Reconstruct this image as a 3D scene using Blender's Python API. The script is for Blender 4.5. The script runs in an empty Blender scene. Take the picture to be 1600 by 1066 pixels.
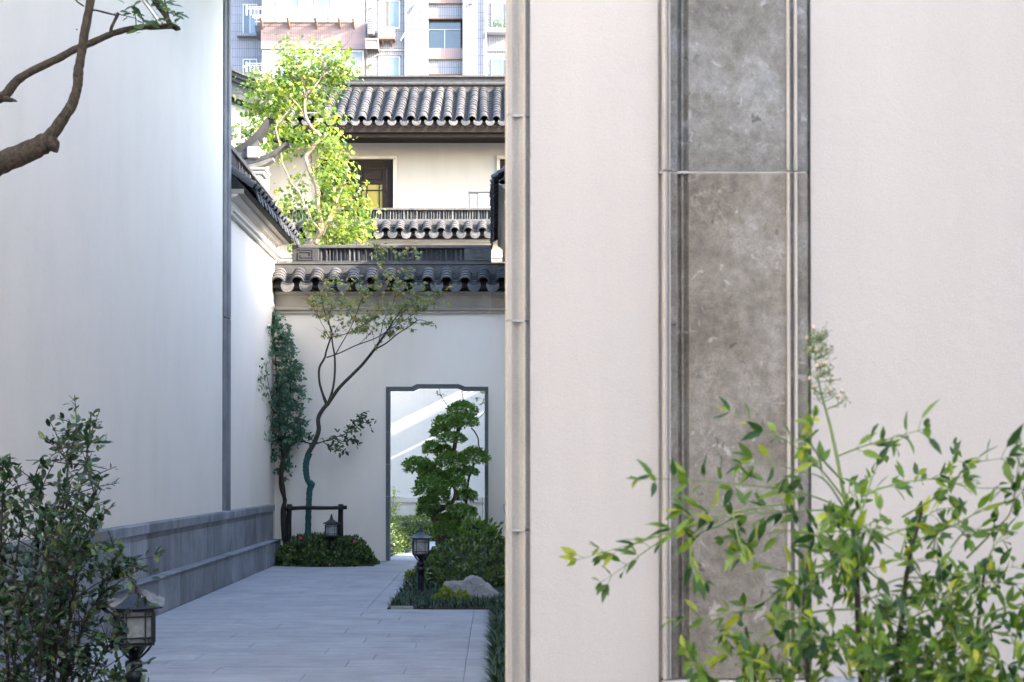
import bpy, math, random
import numpy as np
from mathutils import Vector, Matrix, noise as mnoise

C = bpy.context.scene.collection
S = bpy.context.scene
R = math.radians
PI = math.pi

# ------------------------------------------------------------------ camera
F = 50.0 / 36.0 * 1600.0          # focal length in photograph pixels
PITCH = R(0.6)
EYE = 1.33
cam = bpy.data.cameras.new('camera')
cam.lens = 50.0
cam.sensor_width = 36.0
cam.shift_x = 27.0 / 1600.0
VOFF = 713.73
cam.shift_y = (VOFF - 533.0) / 1600.0
cam.clip_start = 0.05
cam.clip_end = 900.0
cam.dof.use_dof = True
cam.dof.focus_distance = 20.0
cam.dof.aperture_fstop = 9.0
camo = bpy.data.objects.new('camera', cam)
C.objects.link(camo)
camo.location = (0, 0, EYE)
camo.rotation_euler = (PI / 2 + PITCH, 0, 0)
S.camera = camo

# ------------------------------------------------------------------ sky, sun, exposure
SUN_TO = Vector((1.0, -0.43, 0.50)).normalized()      # towards the sun
w = bpy.data.worlds.new('World')
S.world = w
w.use_nodes = True
wn = w.node_tree.nodes
wl = w.node_tree.links
bg = wn['Background']
sky = wn.new('ShaderNodeTexSky')
sky.sky_type = 'NISHITA'
sky.sun_disc = False
sky.sun_elevation = math.asin(SUN_TO.z)
sky.sun_rotation = math.atan2(SUN_TO.x, SUN_TO.y)
sky.air_density = 1.0
sky.dust_density = 1.9
sky.ozone_density = 0.8
wl.new(sky.outputs[0], bg.inputs[0])
bg.inputs[1].default_value = 0.15
sun = bpy.data.lights.new('sun', 'SUN')
sun.energy = 2.1
sun.angle = R(0.5)
sun.color = (1.0, 0.93, 0.82)
suno = bpy.data.objects.new('sun', sun)
C.objects.link(suno)
suno.rotation_euler = (-SUN_TO).to_track_quat('-Z', 'Y').to_euler()
suno.location = (10, -4, 15)
S.view_settings.view_transform = 'Standard'
S.view_settings.look = 'None'
S.view_settings.gamma = 1.0
S.view_settings.exposure = 3.55
S.render.engine = 'CYCLES'
S.cycles.max_bounces = 10
S.cycles.diffuse_bounces = 6


def P(px, py, Y):
    """world point seen at photograph pixel (px, py) at distance Y"""
    u = (px - 773.0) / F
    v = (VOFF - py) / F
    dy = math.cos(PITCH) - v * math.sin(PITCH)
    dz = math.sin(PITCH) + v * math.cos(PITCH)
    k = Y / dy
    return Vector((u * k, Y, EYE + dz * k))


def Z(py, Y):
    return P(773, py, Y).z


def X(px, Y, py=737):
    return P(px, py, Y).x


# ------------------------------------------------------------------ helpers
class MB:
    def __init__(s):
        s.v = []
        s.f = []
        s.sm = []

    def add(s, vs, fs, smooth=False):
        o = len(s.v)
        s.v.extend([tuple(p) for p in vs])
        for f in fs:
            s.f.append(tuple(i + o for i in f))
            s.sm.append(smooth)

    def box(s, x0, x1, y0, y1, z0, z1):
        x0, x1 = min(x0, x1), max(x0, x1)
        y0, y1 = min(y0, y1), max(y0, y1)
        z0, z1 = min(z0, z1), max(z0, z1)
        vs = [(x, y, z) for x in (x0, x1) for y in (y0, y1) for z in (z0, z1)]
        s.add(vs, [(0, 1, 3, 2), (4, 6, 7, 5), (0, 4, 5, 1), (2, 3, 7, 6), (0, 2, 6, 4), (1, 5, 7, 3)])

    def block(s, x0, x1, y0, y1, z0, z1, c=0.006):
        """box with chamfered edges"""
        lo = (x0, y0, z0)
        hi = (x1, y1, z1)
        idx = {}
        vs = []
        for i in (0, 1):
            for j in (0, 1):
                for k in (0, 1):
                    b = (i, j, k)
                    for a in range(3):
                        p = []
                        for q in range(3):
                            e = hi[q] if b[q] else lo[q]
                            d = -c if b[q] else c
                            p.append(e if q == a else e + d)
                        idx[(b, a)] = len(vs)
                        vs.append(p)
        fs = []
        for a in range(3):
            q, r = [(1, 2), (2, 0), (0, 1)][a]
            for e in (0, 1):
                cyc = []
                for (m, n) in ((0, 0), (1, 0), (1, 1), (0, 1)):
                    b = [0, 0, 0]
                    b[a] = e
                    b[q] = m
                    b[r] = n
                    cyc.append(idx[(tuple(b), a)])
                fs.append(cyc if e else cyc[::-1])
        for a in range(3):
            q, r = [(1, 2), (2, 0), (0, 1)][a]
            for m in (0, 1):
                for n in (0, 1):
                    b0 = [0, 0, 0]
                    b1 = [0, 0, 0]
                    b0[q] = b1[q] = m
                    b0[r] = b1[r] = n
                    b1[a] = 1
                    b0 = tuple(b0)
                    b1 = tuple(b1)
                    f = [idx[(b0, q)], idx[(b1, q)], idx[(b1, r)], idx[(b0, r)]]
                    fs.append(f if (m ^ n) else f[::-1])
        for i in (0, 1):
            for j in (0, 1):
                for k in (0, 1):
                    b = (i, j, k)
                    f = [idx[(b, 0)], idx[(b, 1)], idx[(b, 2)]]
                    fs.append(f if (i + j + k) % 2 else f[::-1])
        s.add(vs, fs)

    def prism(s, prof, axis, t0, t1, close=True, smooth=False):
        """profile of 2-d points extruded along an axis; prof is (y,z) for x, (x,z) for y, (x,y) for z"""
        n = len(prof)
        vs = []
        for t in (t0, t1):
            for a, b in prof:
                vs.append({'x': (t, a, b), 'y': (a, t, b), 'z': (a, b, t)}[axis])
        fs = []
        m = n if close else n - 1
        for i in range(m):
            j = (i + 1) % n
            fs.append((i, j, n + j, n + i))
        s.add(vs, fs, smooth)
        if close:
            s.add(vs, [tuple(range(n))[::-1], tuple(range(n, 2 * n))])

    def tube(s, pts, rads, n=8, cap=True, bump=0.0, seed=0):
        pts = [Vector(p) for p in pts]
        if not hasattr(rads, '__len__'):
            rads = [rads] * len(pts)
        rings = []
        up = Vector((0.123, 0.31, 0.94)).normalized()
        prev = None
        rn = random.Random(seed)
        for i, p in enumerate(pts):
            a = pts[max(i - 1, 0)]
            b = pts[min(i + 1, len(pts) - 1)]
            t = (b - a)
            if t.length < 1e-9:
                t = Vector((0, 0, 1))
            t.normalize()
            if prev is None:
                e = up if abs(t.dot(up)) < 0.95 else Vector((1, 0, 0))
                n1 = (e - t * e.dot(t)).normalized()
            else:
                n1 = prev - t * prev.dot(t)
                n1.normalize()
            prev = n1
            n2 = t.cross(n1)
            ring = []
            for k in range(n):
                an = 2 * PI * k / n
                rr = rads[i] * (1 + (rn.uniform(-bump, bump) if bump else 0))
                ring.append(p + (n1 * math.cos(an) + n2 * math.sin(an)) * rr)
            rings.append(ring)
        vs = [q for r_ in rings for q in r_]
        fs = []
        for i in range(len(pts) - 1):
            for k in range(n):
                k2 = (k + 1) % n
                fs.append((i * n + k, i * n + k2, (i + 1) * n + k2, (i + 1) * n + k))
        s.add(vs, fs, True)
        if cap:
            s.add(rings[0], [tuple(range(n))[::-1]])
            s.add(rings[-1], [tuple(range(n))])

    def lathe(s, prof, cx=0, cy=0, n=20, smooth=True, flat=0.0):
        """(radius, z) profile turned about a vertical axis"""
        vs = []
        for r_, z in prof:
            for k in range(n):
                a = 2 * PI * (k + flat) / n
                vs.append((cx + r_ * math.cos(a), cy + r_ * math.sin(a), z))
        fs = []
        for i in range(len(prof) - 1):
            for k in range(n):
                k2 = (k + 1) % n
                fs.append((i * n + k, i * n + k2, (i + 1) * n + k2, (i + 1) * n + k))
        s.add(vs, fs, smooth)
        m = len(prof) - 1
        s.add([vs[k] for k in range(n)], [tuple(range(n))[::-1]])
        s.add([vs[m * n + k] for k in range(n)], [tuple(range(n))])

    def mesh(s, name, mat):
        me = bpy.data.meshes.new(name)
        me.from_pydata(s.v, [], s.f)
        me.polygons.foreach_set('use_smooth', s.sm)
        if mat:
            me.materials.append(mat)
        me.update()
        return me

    def build(s, name, mat, parent=None, kind=None):
        return put(name, s.mesh(name, mat), parent, kind)


def put(name, me, parent=None, kind=None, loc=None, rot=None):
    o = bpy.data.objects.new(name, me)
    C.objects.link(o)
    if parent is not None:
        o.parent = parent
    if kind:
        o['kind'] = kind
    if loc is not None:
        o.location = loc
    if rot is not None:
        o.rotation_euler = rot
    return o


def thing(name, label, cat, loc=(0, 0, 0), rz=0.0, group=None):
    o = bpy.data.objects.new(name, None)
    C.objects.link(o)
    o.empty_display_size = 0.2
    o.location = loc
    o.rotation_euler = (0, 0, rz)
    o['label'] = label
    o['category'] = cat
    if group:
        o['group'] = group
    return o


def tag(o, label, cat, group=None):
    o['label'] = label
    o['category'] = cat
    if group:
        o['group'] = group
    return o


def copy_tree(o, parent=None):
    c = o.copy()
    C.objects.link(c)
    c.parent = parent
    for ch in list(o.children):
        copy_tree(ch, c)
    return c


def smooth_path(pts, sub=5):
    """Catmull-Rom through points of any dimension"""
    p = [np.array(q, float) for q in pts]
    p = [2 * p[0] - p[1]] + p + [2 * p[-1] - p[-2]]
    out = []
    for i in range(1, len(p) - 2):
        for k in range(sub):
            t = k / sub
            a, b, c_, d = p[i - 1], p[i], p[i + 1], p[i + 2]
            out.append(0.5 * ((2 * b) + (c_ - a) * t + (2 * a - 5 * b + 4 * c_ - d) * t * t + (3 * b - a - 3 * c_ + d) * t ** 3))
    out.append(p[-2])
    return out


def ipath(pts, Y, sub=5, org=(0, 0, 0)):
    """(px, py, radius_px[, dY]) list -> world points and radii"""
    q = [(a[0], a[1], a[2], a[3] if len(a) > 3 else 0.0) for a in pts]
    q = smooth_path(q, sub) if len(q) > 1 else q
    pts_ = [P(a[0], a[1], Y + a[3]) - Vector(org) for a in q]
    rad = [max(a[2], 0.15) / F * Y for a in q]
    return pts_, rad


# ------------------------------------------------------------------ materials
def new_mat(name):
    m = bpy.data.materials.new(name)
    m.use_nodes = True
    nt = m.node_tree
    return m, nt, nt.nodes, nt.links, nt.nodes['Principled BSDF']


def nd(nodes, t, **kw):
    n = nodes.new(t)
    for k, v in kw.items():
        setattr(n, k, v)
    return n


def pos_coord(nodes, links, scale=(1, 1, 1), loc=(0, 0, 0), objrand=False):
    g = nd(nodes, 'ShaderNodeNewGeometry')
    mp = nd(nodes, 'ShaderNodeMapping')
    mp.inputs['Scale'].default_value = scale
    mp.inputs['Location'].default_value = loc
    links.new(g.outputs['Position'], mp.inputs['Vector'])
    return mp.outputs[0]


def noise(nodes, links, vec, scale, detail=4, rough=0.55, dist=0.0):
    n = nd(nodes, 'ShaderNodeTexNoise')
    n.inputs['Scale'].default_value = scale
    n.inputs['Detail'].default_value = detail
    n.inputs['Roughness'].default_value = rough
    n.inputs['Distortion'].default_value = dist
    links.new(vec, n.inputs['Vector'])
    return n.outputs['Fac']


def ramp(nodes, links, fac, stops):
    r_ = nd(nodes, 'ShaderNodeValToRGB')
    el = r_.color_ramp.elements
    while len(el) < len(stops):
        el.new(0.5)
    for e, (p, c) in zip(el, stops):
        e.position = p
        e.color = (*c, 1) if len(c) == 3 else c
    links.new(fac, r_.inputs[0])
    return r_.outputs[0]


def mixc(nodes, links, fac, a, b, mode='MIX'):
    m = nd(nodes, 'ShaderNodeMix', data_type='RGBA', blend_type=mode)
    for sock, v in ((m.inputs[0], fac), (m.inputs[6], a), (m.inputs[7], b)):
        if isinstance(v, (int, float)):
            sock.default_value = v
        elif isinstance(v, tuple):
            sock.default_value = (*v, 1)
        else:
            links.new(v, sock)
    return m.outputs[2]


def mathn(nodes, links, op, a, b=None):
    m = nd(nodes, 'ShaderNodeMath', operation=op)
    for sock, v in ((m.inputs[0], a), (m.inputs[1], b)):
        if v is None:
            continue
        if isinstance(v, (int, float)):
            sock.default_value = v
        else:
            links.new(v, sock)
    return m.outputs[0]


def bump(nodes, links, b, h, strength=0.3, dist=0.01):
    n = nd(nodes, 'ShaderNodeBump')
    n.inputs['Strength'].default_value = strength
    n.inputs['Distance'].default_value = dist
    links.new(h, n.inputs['Height'])
    links.new(n.outputs[0], b.inputs['Normal'])


def plaster(name, col, stain=(0.55, 0.56, 0.55), amt=0.35, streak=(6, 6, 0.5), fine=160.0):
    m, nt, ns, ls, b = new_mat(name)
    v = pos_coord(ns, ls)
    vs = pos_coord(ns, ls, streak)
    big = noise(ns, ls, v, 0.9, 5, 0.6, 0.3)
    st = noise(ns, ls, vs, 1.0, 5, 0.65)
    f = mathn(ns, ls, 'MULTIPLY', big, st)
    rf = ramp(ns, ls, f, [(0.2, (0, 0, 0)), (0.46, (amt, amt, amt))])
    c1 = mixc(ns, ls, rf, col, tuple(a * b_ for a, b_ in zip(col, stain)))
    fn = noise(ns, ls, v, fine, 3, 0.7)
    fr = ramp(ns, ls, fn, [(0.3, (0.90, 0.90, 0.90)), (0.7, (1.04, 1.04, 1.04))])
    c2 = mixc(ns, ls, 1.0, c1, fr, 'MULTIPLY')
    ls.new(c2, b.inputs['Base Color'])
    b.inputs['Roughness'].default_value = 0.9
    b.inputs['Specular IOR Level'].default_value = 0.15
    h = mathn(ns, ls, 'ADD', mathn(ns, ls, 'MULTIPLY', fn, 0.5), mathn(ns, ls, 'ADD', noise(ns, ls, v, 3.0, 3, 0.5), mathn(ns, ls, 'MULTIPLY', noise(ns, ls, v, 14.0, 4, 0.6), 0.8)))
    bump(ns, ls, b, h, 0.5, 0.006)
    return m


def stone(name, col, dark, rough=0.75, var=0.25, speck=220.0, streaks=True, spec=0.3, grain=False):
    m, nt, ns, ls, b = new_mat(name)
    v = pos_coord(ns, ls)
    oi = nd(ns, 'ShaderNodeObjectInfo')
    big = noise(ns, ls, v, 2.2, 6, 0.65, 0.4)
    c1 = mixc(ns, ls, ramp(ns, ls, big, [(0.3, (0, 0, 0)), (0.72, (1, 1, 1))]), dark, col)
    if streaks:
        vs = pos_coord(ns, ls, (9, 9, 0.7))
        st = noise(ns, ls, vs, 1.3, 5, 0.7)
        c1 = mixc(ns, ls, ramp(ns, ls, st, [(0.52, (0, 0, 0)), (0.75, (0.32, 0.32, 0.32))]), c1, tuple(min(1, a * 1.7) for a in col))
        st2 = noise(ns, ls, pos_coord(ns, ls, (7, 7, 0.9), (3, 5, 1)), 1.1, 5, 0.7)
        c1 = mixc(ns, ls, ramp(ns, ls, st2, [(0.5, (0, 0, 0)), (0.72, (0.42, 0.42, 0.42))]), c1, tuple(a * 0.5 for a in dark))
    if grain:
        gr = noise(ns, ls, pos_coord(ns, ls, (0.8, 9.0, 1.0)), 2.4, 6, 0.7, 0.3)
        c1 = mixc(ns, ls, 1.0, c1, ramp(ns, ls, gr, [(0.3, (0.74, 0.74, 0.75)), (0.7, (1.15, 1.15, 1.15))]), 'MULTIPLY')
    sp = noise(ns, ls, v, speck, 2, 0.8)
    c2 = mixc(ns, ls, 1.0, c1, ramp(ns, ls, sp, [(0.25, (0.72, 0.72, 0.72)), (0.75, (1.25, 1.25, 1.25))]), 'MULTIPLY')
    rv = mathn(ns, ls, 'ADD', mathn(ns, ls, 'MULTIPLY', oi.outputs['Random'], var), 1.0 - var / 2)
    cc = nd(ns, 'ShaderNodeCombineColor')
    for i in range(3):
        ls.new(rv, cc.inputs[i])
    c3 = mixc(ns, ls, 1.0, c2, cc.outputs[0], 'MULTIPLY')
    ls.new(c3, b.inputs['Base Color'])
    b.inputs['Roughness'].default_value = rough
    b.inputs['Specular IOR Level'].default_value = spec
    h = mathn(ns, ls, 'ADD', mathn(ns, ls, 'MULTIPLY', sp, 0.6), noise(ns, ls, v, 30.0, 4, 0.6))
    bump(ns, ls, b, h, 0.4, 0.004)
    return m


def limestone(name, tint=(1.0, 1.0, 1.0)):
    m, nt, ns, ls, b = new_mat(name)
    oi = nd(ns, 'ShaderNodeObjectInfo')
    g = nd(ns, 'ShaderNodeNewGeometry')
    off = nd(ns, 'ShaderNodeVectorMath', operation='ADD')
    ls.new(g.outputs['Position'], off.inputs[0])
    cx = nd(ns, 'ShaderNodeCombineXYZ')
    ls.new(mathn(ns, ls, 'MULTIPLY', oi.outputs['Random'], 13.0), cx.inputs[2])
    ls.new(cx.outputs[0], off.inputs[1])
    v = off.outputs[0]
    a = noise(ns, ls, v, 4.0, 10, 0.74, 0.35)
    c1 = ramp(ns, ls, a, [(0.32, (0.13, 0.112, 0.092)), (0.48, (0.20, 0.18, 0.152)), (0.60, (0.26, 0.245, 0.222)), (0.72, (0.32, 0.315, 0.30))])
    med = noise(ns, ls, v, 38.0, 5, 0.7, 0.3)
    c1 = mixc(ns, ls, 1.0, c1, ramp(ns, ls, med, [(0.3, (0.74, 0.73, 0.72)), (0.7, (1.22, 1.22, 1.22))]), 'MULTIPLY')
    vein = noise(ns, ls, v, 9.0, 8, 0.72, 0.3)
    vr = ramp(ns, ls, mathn(ns, ls, 'ABSOLUTE', mathn(ns, ls, 'SUBTRACT', vein, 0.5)), [(0.0, (0.42, 0.42, 0.42)), (0.025, (0, 0, 0))])
    msk = ramp(ns, ls, noise(ns, ls, v, 3.2, 4, 0.6), [(0.50, (0, 0, 0)), (0.64, (1, 1, 1))])
    vm = mixc(ns, ls, 1.0, vr, msk, 'MULTIPLY')
    c2 = mixc(ns, ls, vm, c1, (0.44, 0.43, 0.41))
    bl = ramp(ns, ls, noise(ns, ls, v, 26.0, 3, 0.55, 0.8), [(0.63, (0, 0, 0)), (0.70, (0.55, 0.55, 0.55))])
    c3 = mixc(ns, ls, bl, c2, (0.44, 0.43, 0.41))
    dk = ramp(ns, ls, noise(ns, ls, pos_coord(ns, ls, (1, 1, 0.6), (5, 2, 9)), 36.0, 3, 0.6, 0.5), [(0.66, (0, 0, 0)), (0.72, (0.7, 0.7, 0.7))])
    c4 = mixc(ns, ls, dk, c3, (0.06, 0.052, 0.045))
    fn = noise(ns, ls, v, 230.0, 4, 0.9)
    c5 = mixc(ns, ls, 1.0, c4, ramp(ns, ls, fn, [(0.32, (0.62, 0.62, 0.62)), (0.5, (1.0, 1.0, 1.0)), (0.68, (1.42, 1.42, 1.40))]), 'MULTIPLY')
    rv = ramp(ns, ls, oi.outputs['Random'], [(0.0, tuple(0.96 * a for a in tint)), (1.0, tuple(1.04 * a for a in tint))])
    c6 = mixc(ns, ls, 1.0, c5, rv, 'MULTIPLY')
    ls.new(c6, b.inputs['Base Color'])
    b.inputs['Roughness'].default_value = 0.72
    b.inputs['Specular IOR Level'].default_value = 0.3
    bump(ns, ls, b, mathn(ns, ls, 'SUBTRACT', noise(ns, ls, v, 90.0, 4, 0.7), mathn(ns, ls, 'MULTIPLY', dk, 1.5)), 0.3, 0.002)
    return m


def leafmat(name, dark, light, trans=0.35, rough=0.4, tcol=None, spec=0.4, young=None):
    m, nt, ns, ls, b = new_mat(name)
    g = nd(ns, 'ShaderNodeNewGeometry')
    oi = nd(ns, 'ShaderNodeObjectInfo')
    r_ = mathn(ns, ls, 'FRACT', mathn(ns, ls, 'ADD', g.outputs['Random Per Island'], mathn(ns, ls, 'MULTIPLY', oi.outputs['Random'], 7.31)))
    stops = [(0.0, dark), (0.6, tuple((a + c) / 2 for a, c in zip(dark, light))), (0.93, light)]
    if young:
        stops = [(0.0, dark), (0.5, tuple((a + c) / 2 for a, c in zip(dark, light))), (0.82, light), (1.0, young)]
    c = ramp(ns, ls, r_, stops)
    v = pos_coord(ns, ls)
    c = mixc(ns, ls, 1.0, c, ramp(ns, ls, noise(ns, ls, v, 40.0, 3), [(0.3, (0.8, 0.8, 0.8)), (0.7, (1.2, 1.2, 1.2))]), 'MULTIPLY')
    ls.new(c, b.inputs['Base Color'])
    b.inputs['Roughness'].default_value = rough
    b.inputs['Specular IOR Level'].default_value = spec
    t = nd(ns, 'ShaderNodeBsdfTranslucent')
    tc = mixc(ns, ls, 1.0, c, tcol or (1.5, 1.6, 0.6), 'MULTIPLY')
    ls.new(tc, t.inputs[0])
    mx = nd(ns, 'ShaderNodeMixShader')
    mx.inputs[0].default_value = trans
    ls.new(b.outputs[0], mx.inputs[1])
    ls.new(t.outputs[0], mx.inputs[2])
    ls.new(mx.outputs[0], ns['Material Output'].inputs[0])
    return m


def bark(name, a, b_, scale=(30, 30, 8), strength=0.8):
    m, nt, ns, ls, b = new_mat(name)
    v = pos_coord(ns, ls, scale)
    n1 = noise(ns, ls, v, 1.2, 6, 0.7, 0.6)
    ls.new(ramp(ns, ls, n1, [(0.3, a), (0.7, b_)]), b.inputs['Base Color'])
    b.inputs['Roughness'].default_value = 0.9
    b.inputs['Specular IOR Level'].default_value = 0.2
    bump(ns, ls, b, n1, strength, 0.01)
    return m


def simple(name, col, rough=0.5, metal=0.0, var=0.12, scale=25.0, spec=0.5):
    m, nt, ns, ls, b = new_mat(name)
    v = pos_coord(ns, ls)
    n1 = noise(ns, ls, v, scale, 4, 0.6)
    lo = tuple(a * (1 - var) for a in col)
    hi = tuple(min(1, a * (1 + var)) for a in col)
    ls.new(ramp(ns, ls, n1, [(0.3, lo), (0.7, hi)]), b.inputs['Base Color'])
    b.inputs['Roughness'].default_value = rough
    b.inputs['Metallic'].default_value = metal
    b.inputs['Specular IOR Level'].default_value = spec
    bump(ns, ls, b, n1, 0.12, 0.004)
    return m


def glass(name, col, rough=0.08, spec=0.8):
    m, nt, ns, ls, b = new_mat(name)
    v = pos_coord(ns, ls)
    ls.new(ramp(ns, ls, noise(ns, ls, v, 1.1, 2), [(0.3, tuple(a * 0.8 for a in col)), (0.7, tuple(a * 1.2 for a in col))]), b.inputs['Base Color'])
    b.inputs['Roughness'].default_value = rough
    b.inputs['Specular IOR Level'].default_value = spec
    return m


def tile_facade(name, col, line, bw=0.12, rh=0.45):
    m, nt, ns, ls, b = new_mat(name)
    g = nd(ns, 'ShaderNodeNewGeometry')
    sx = nd(ns, 'ShaderNodeSeparateXYZ')
    ls.new(g.outputs['Position'], sx.inputs[0])
    cx = nd(ns, 'ShaderNodeCombineXYZ')
    ls.new(mathn(ns, ls, 'ADD', sx.outputs[0], sx.outputs[1]), cx.inputs[0])
    ls.new(sx.outputs[2], cx.inputs[1])
    br = nd(ns, 'ShaderNodeTexBrick')
    br.offset = 0.0
    br.inputs['Scale'].default_value = 1.0
    br.inputs['Mortar Size'].default_value = 0.012
    br.inputs['Mortar Smooth'].default_value = 0.1
    br.inputs['Brick Width'].default_value = bw
    br.inputs['Row Height'].default_value = rh
    br.inputs['Color1'].default_value = (*col, 1)
    br.inputs['Color2'].default_value = (*[a * 0.90 for a in col], 1)
    br.inputs['Mortar'].default_value = (*line, 1)
    ls.new(cx.outputs[0], br.inputs['Vector'])
    v = pos_coord(ns, ls, (1, 1, 0.3))
    st = ramp(ns, ls, noise(ns, ls, v, 0.9, 5, 0.65), [(0.3, (0.82, 0.80, 0.78)), (0.65, (1.05, 1.05, 1.05))])
    ls.new(mixc(ns, ls, 1.0, br.outputs['Color'], st, 'MULTIPLY'), b.inputs['Base Color'])
    b.inputs['Roughness'].default_value = 0.45
    bump(ns, ls, b, br.outputs['Fac'], -0.4, 0.01)
    return m


def clay(name, col, dark):
    m, nt, ns, ls, b = new_mat(name)
    v = pos_coord(ns, ls)
    oi = nd(ns, 'ShaderNodeObjectInfo')
    n1 = noise(ns, ls, v, 9.0, 6, 0.7, 0.4)
    c1 = ramp(ns, ls, n1, [(0.28, dark), (0.6, col), (0.8, tuple(a * 1.6 for a in col))])
    lich = ramp(ns, ls, noise(ns, ls, v, 60.0, 3, 0.6), [(0.60, (0, 0, 0)), (0.68, (0.4, 0.4, 0.4))])
    c1 = mixc(ns, ls, lich, c1, tuple(min(1, a * 2.2) for a in col))
    rv = ramp(ns, ls, oi.outputs['Random'], [(0.0, (0.6, 0.61, 0.63)), (1.0, (1.4, 1.37, 1.32))])
    ls.new(mixc(ns, ls, 1.0, c1, rv, 'MULTIPLY'), b.inputs['Base Color'])
    b.inputs['Roughness'].default_value = 0.7
    b.inputs['Specular IOR Level'].default_value = 0.35
    bump(ns, ls, b, n1, 0.5, 0.008)
    return m


M = {}
M['plaster_left'] = plaster('plaster_left', (0.67, 0.635, 0.585), amt=0.16, streak=(2.2, 2.2, 0.8))
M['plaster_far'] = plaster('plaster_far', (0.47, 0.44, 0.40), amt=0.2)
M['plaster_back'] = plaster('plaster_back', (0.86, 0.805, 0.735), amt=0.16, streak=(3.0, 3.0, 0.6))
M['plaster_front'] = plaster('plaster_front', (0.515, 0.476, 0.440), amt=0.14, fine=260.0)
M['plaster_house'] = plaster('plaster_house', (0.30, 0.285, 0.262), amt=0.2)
M['granite'] = stone('granite', (0.26, 0.28, 0.315), (0.125, 0.138, 0.16), var=0.5)
M['granite_trim'] = stone('granite_trim', (0.20, 0.21, 0.23), (0.11, 0.118, 0.13), streaks=False, var=0.12)
M['frieze'] = stone('frieze', (0.44, 0.40, 0.345), (0.32, 0.29, 0.25), streaks=False, var=0.12)
M['paver'] = stone('paver', (0.37, 0.39, 0.43), (0.26, 0.275, 0.315), streaks=False, var=0.10, speck=150.0, rough=0.7, grain=True)
M['paver_far'] = M['paver']
M['joint'] = simple('joint', (0.09, 0.09, 0.09), 0.95)
M['limestone'] = limestone('limestone', (0.94, 0.925, 0.905))
M['limestone_grey'] = limestone('limestone_grey', (0.96, 1.02, 1.09))
M['trim_stone'] = stone('trim_stone', (0.46, 0.42, 0.37), (0.36, 0.325, 0.285), streaks=False, var=0.1, speck=400.0)
M['trim_light'] = stone('trim_light', (0.50, 0.46, 0.42), (0.38, 0.35, 0.32), streaks=False, var=0.08, speck=400.0)
M['mortar_white'] = simple('mortar_white', (0.42, 0.41, 0.39), 0.9)
M['clay'] = clay('clay', (0.056, 0.056, 0.060), (0.024, 0.025, 0.029))
M['clay_light'] = clay('clay_light', (0.082, 0.078, 0.079), (0.036, 0.036, 0.039))
M['clay_dark'] = clay('clay_dark', (0.032, 0.033, 0.037), (0.014, 0.015, 0.017))
M['clay_horn_shade'] = clay('clay_horn_shade', (0.013, 0.0135, 0.016), (0.006, 0.0062, 0.0075))  # near-black: shade side of the upper ridge horn put into the colour
M['clay_roof'] = clay('clay_roof', (0.064, 0.061, 0.063), (0.026, 0.026, 0.029))
M['ridge_stone'] = clay('ridge_stone', (0.070, 0.067, 0.067), (0.037, 0.037, 0.039))
M['wood_dark'] = simple('wood_dark', (0.018, 0.0135, 0.012), 0.8, var=0.3, spec=0.15)
M['wood_post'] = bark('wood_post', (0.012, 0.012, 0.014), (0.035, 0.033, 0.034))
M['lamp_metal'] = simple('lamp_metal', (0.017, 0.022, 0.031), 0.34, 0.4, var=0.35, scale=40)
M['lamp_glass'] = simple('lamp_glass', (0.26, 0.29, 0.30), 0.25, var=0.25, scale=30)
M['soil'] = simple('soil', (0.035, 0.028, 0.02), 0.95, var=0.4, scale=40)
M['steel'] = simple('steel', (0.35, 0.36, 0.37), 0.35, 0.8)
M['white_metal'] = simple('white_metal', (0.36, 0.36, 0.38), 0.4, var=0.05)
M['white_plastic'] = simple('white_plastic', (0.17, 0.17, 0.178), 0.5, var=0.06)
M['dark_slot'] = simple('dark_slot', (0.03, 0.033, 0.04), 0.6)
M['tile_white'] = tile_facade('tile_white', (0.205, 0.20, 0.222), (0.07, 0.07, 0.082))
M['tile_shaded'] = tile_facade('tile_shaded', (0.165, 0.17, 0.215), (0.045, 0.048, 0.065))  # blue-grey tone: shade on these wall strips put into the tile colour
M['tile_grey'] = tile_facade('tile_grey', (0.155, 0.165, 0.20), (0.05, 0.054, 0.068))
M['tile_pink'] = tile_facade('tile_pink', (0.205, 0.14, 0.14), (0.125, 0.09, 0.088), bw=0.10, rh=0.62)
M['glass_dark'] = glass('glass_dark', (0.03, 0.045, 0.06))
M['glass_blue'] = glass('glass_blue', (0.09, 0.12, 0.18))
M['glass_green_reflection'] = glass('glass_green_reflection', (0.20, 0.16, 0.02), 0.2, 0.3)  # yellow-green reflection of foliage put into the pane colour
M['curtain'] = simple('curtain', (0.20, 0.215, 0.265), 0.9, var=0.1, scale=3.0)
M['curtain_tan'] = simple('curtain_tan', (0.155, 0.135, 0.125), 0.9, var=0.1, scale=3.0)
M['rust'] = simple('rust', (0.16, 0.10, 0.07), 0.8, var=0.3)
M['cable'] = simple('cable', (0.02, 0.02, 0.02), 0.6)
M['rock'] = stone('rock', (0.40, 0.395, 0.39), (0.17, 0.17, 0.18), streaks=False, speck=90.0, rough=0.85)
M['bark_tree'] = bark('bark_tree', (0.014, 0.011, 0.009), (0.095, 0.078, 0.06), (55, 55, 30), 1.0)
M['bark_pale'] = bark('bark_pale', (0.14, 0.10, 0.075), (0.30, 0.23, 0.18))
M['bark_maple'] = bark('bark_maple', (0.025, 0.022, 0.02), (0.075, 0.065, 0.055))
M['bark_topiary'] = bark('bark_topiary', (0.06, 0.045, 0.032), (0.18, 0.14, 0.105))
M['wrap'] = simple('wrap', (0.012, 0.062, 0.064), 0.8, var=0.45, scale=60)
M['stem_green'] = simple('stem_green', (0.15, 0.21, 0.06), 0.55, var=0.3)
M['stem_brown'] = simple('stem_brown', (0.030, 0.022, 0.017), 0.8, var=0.3)
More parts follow.
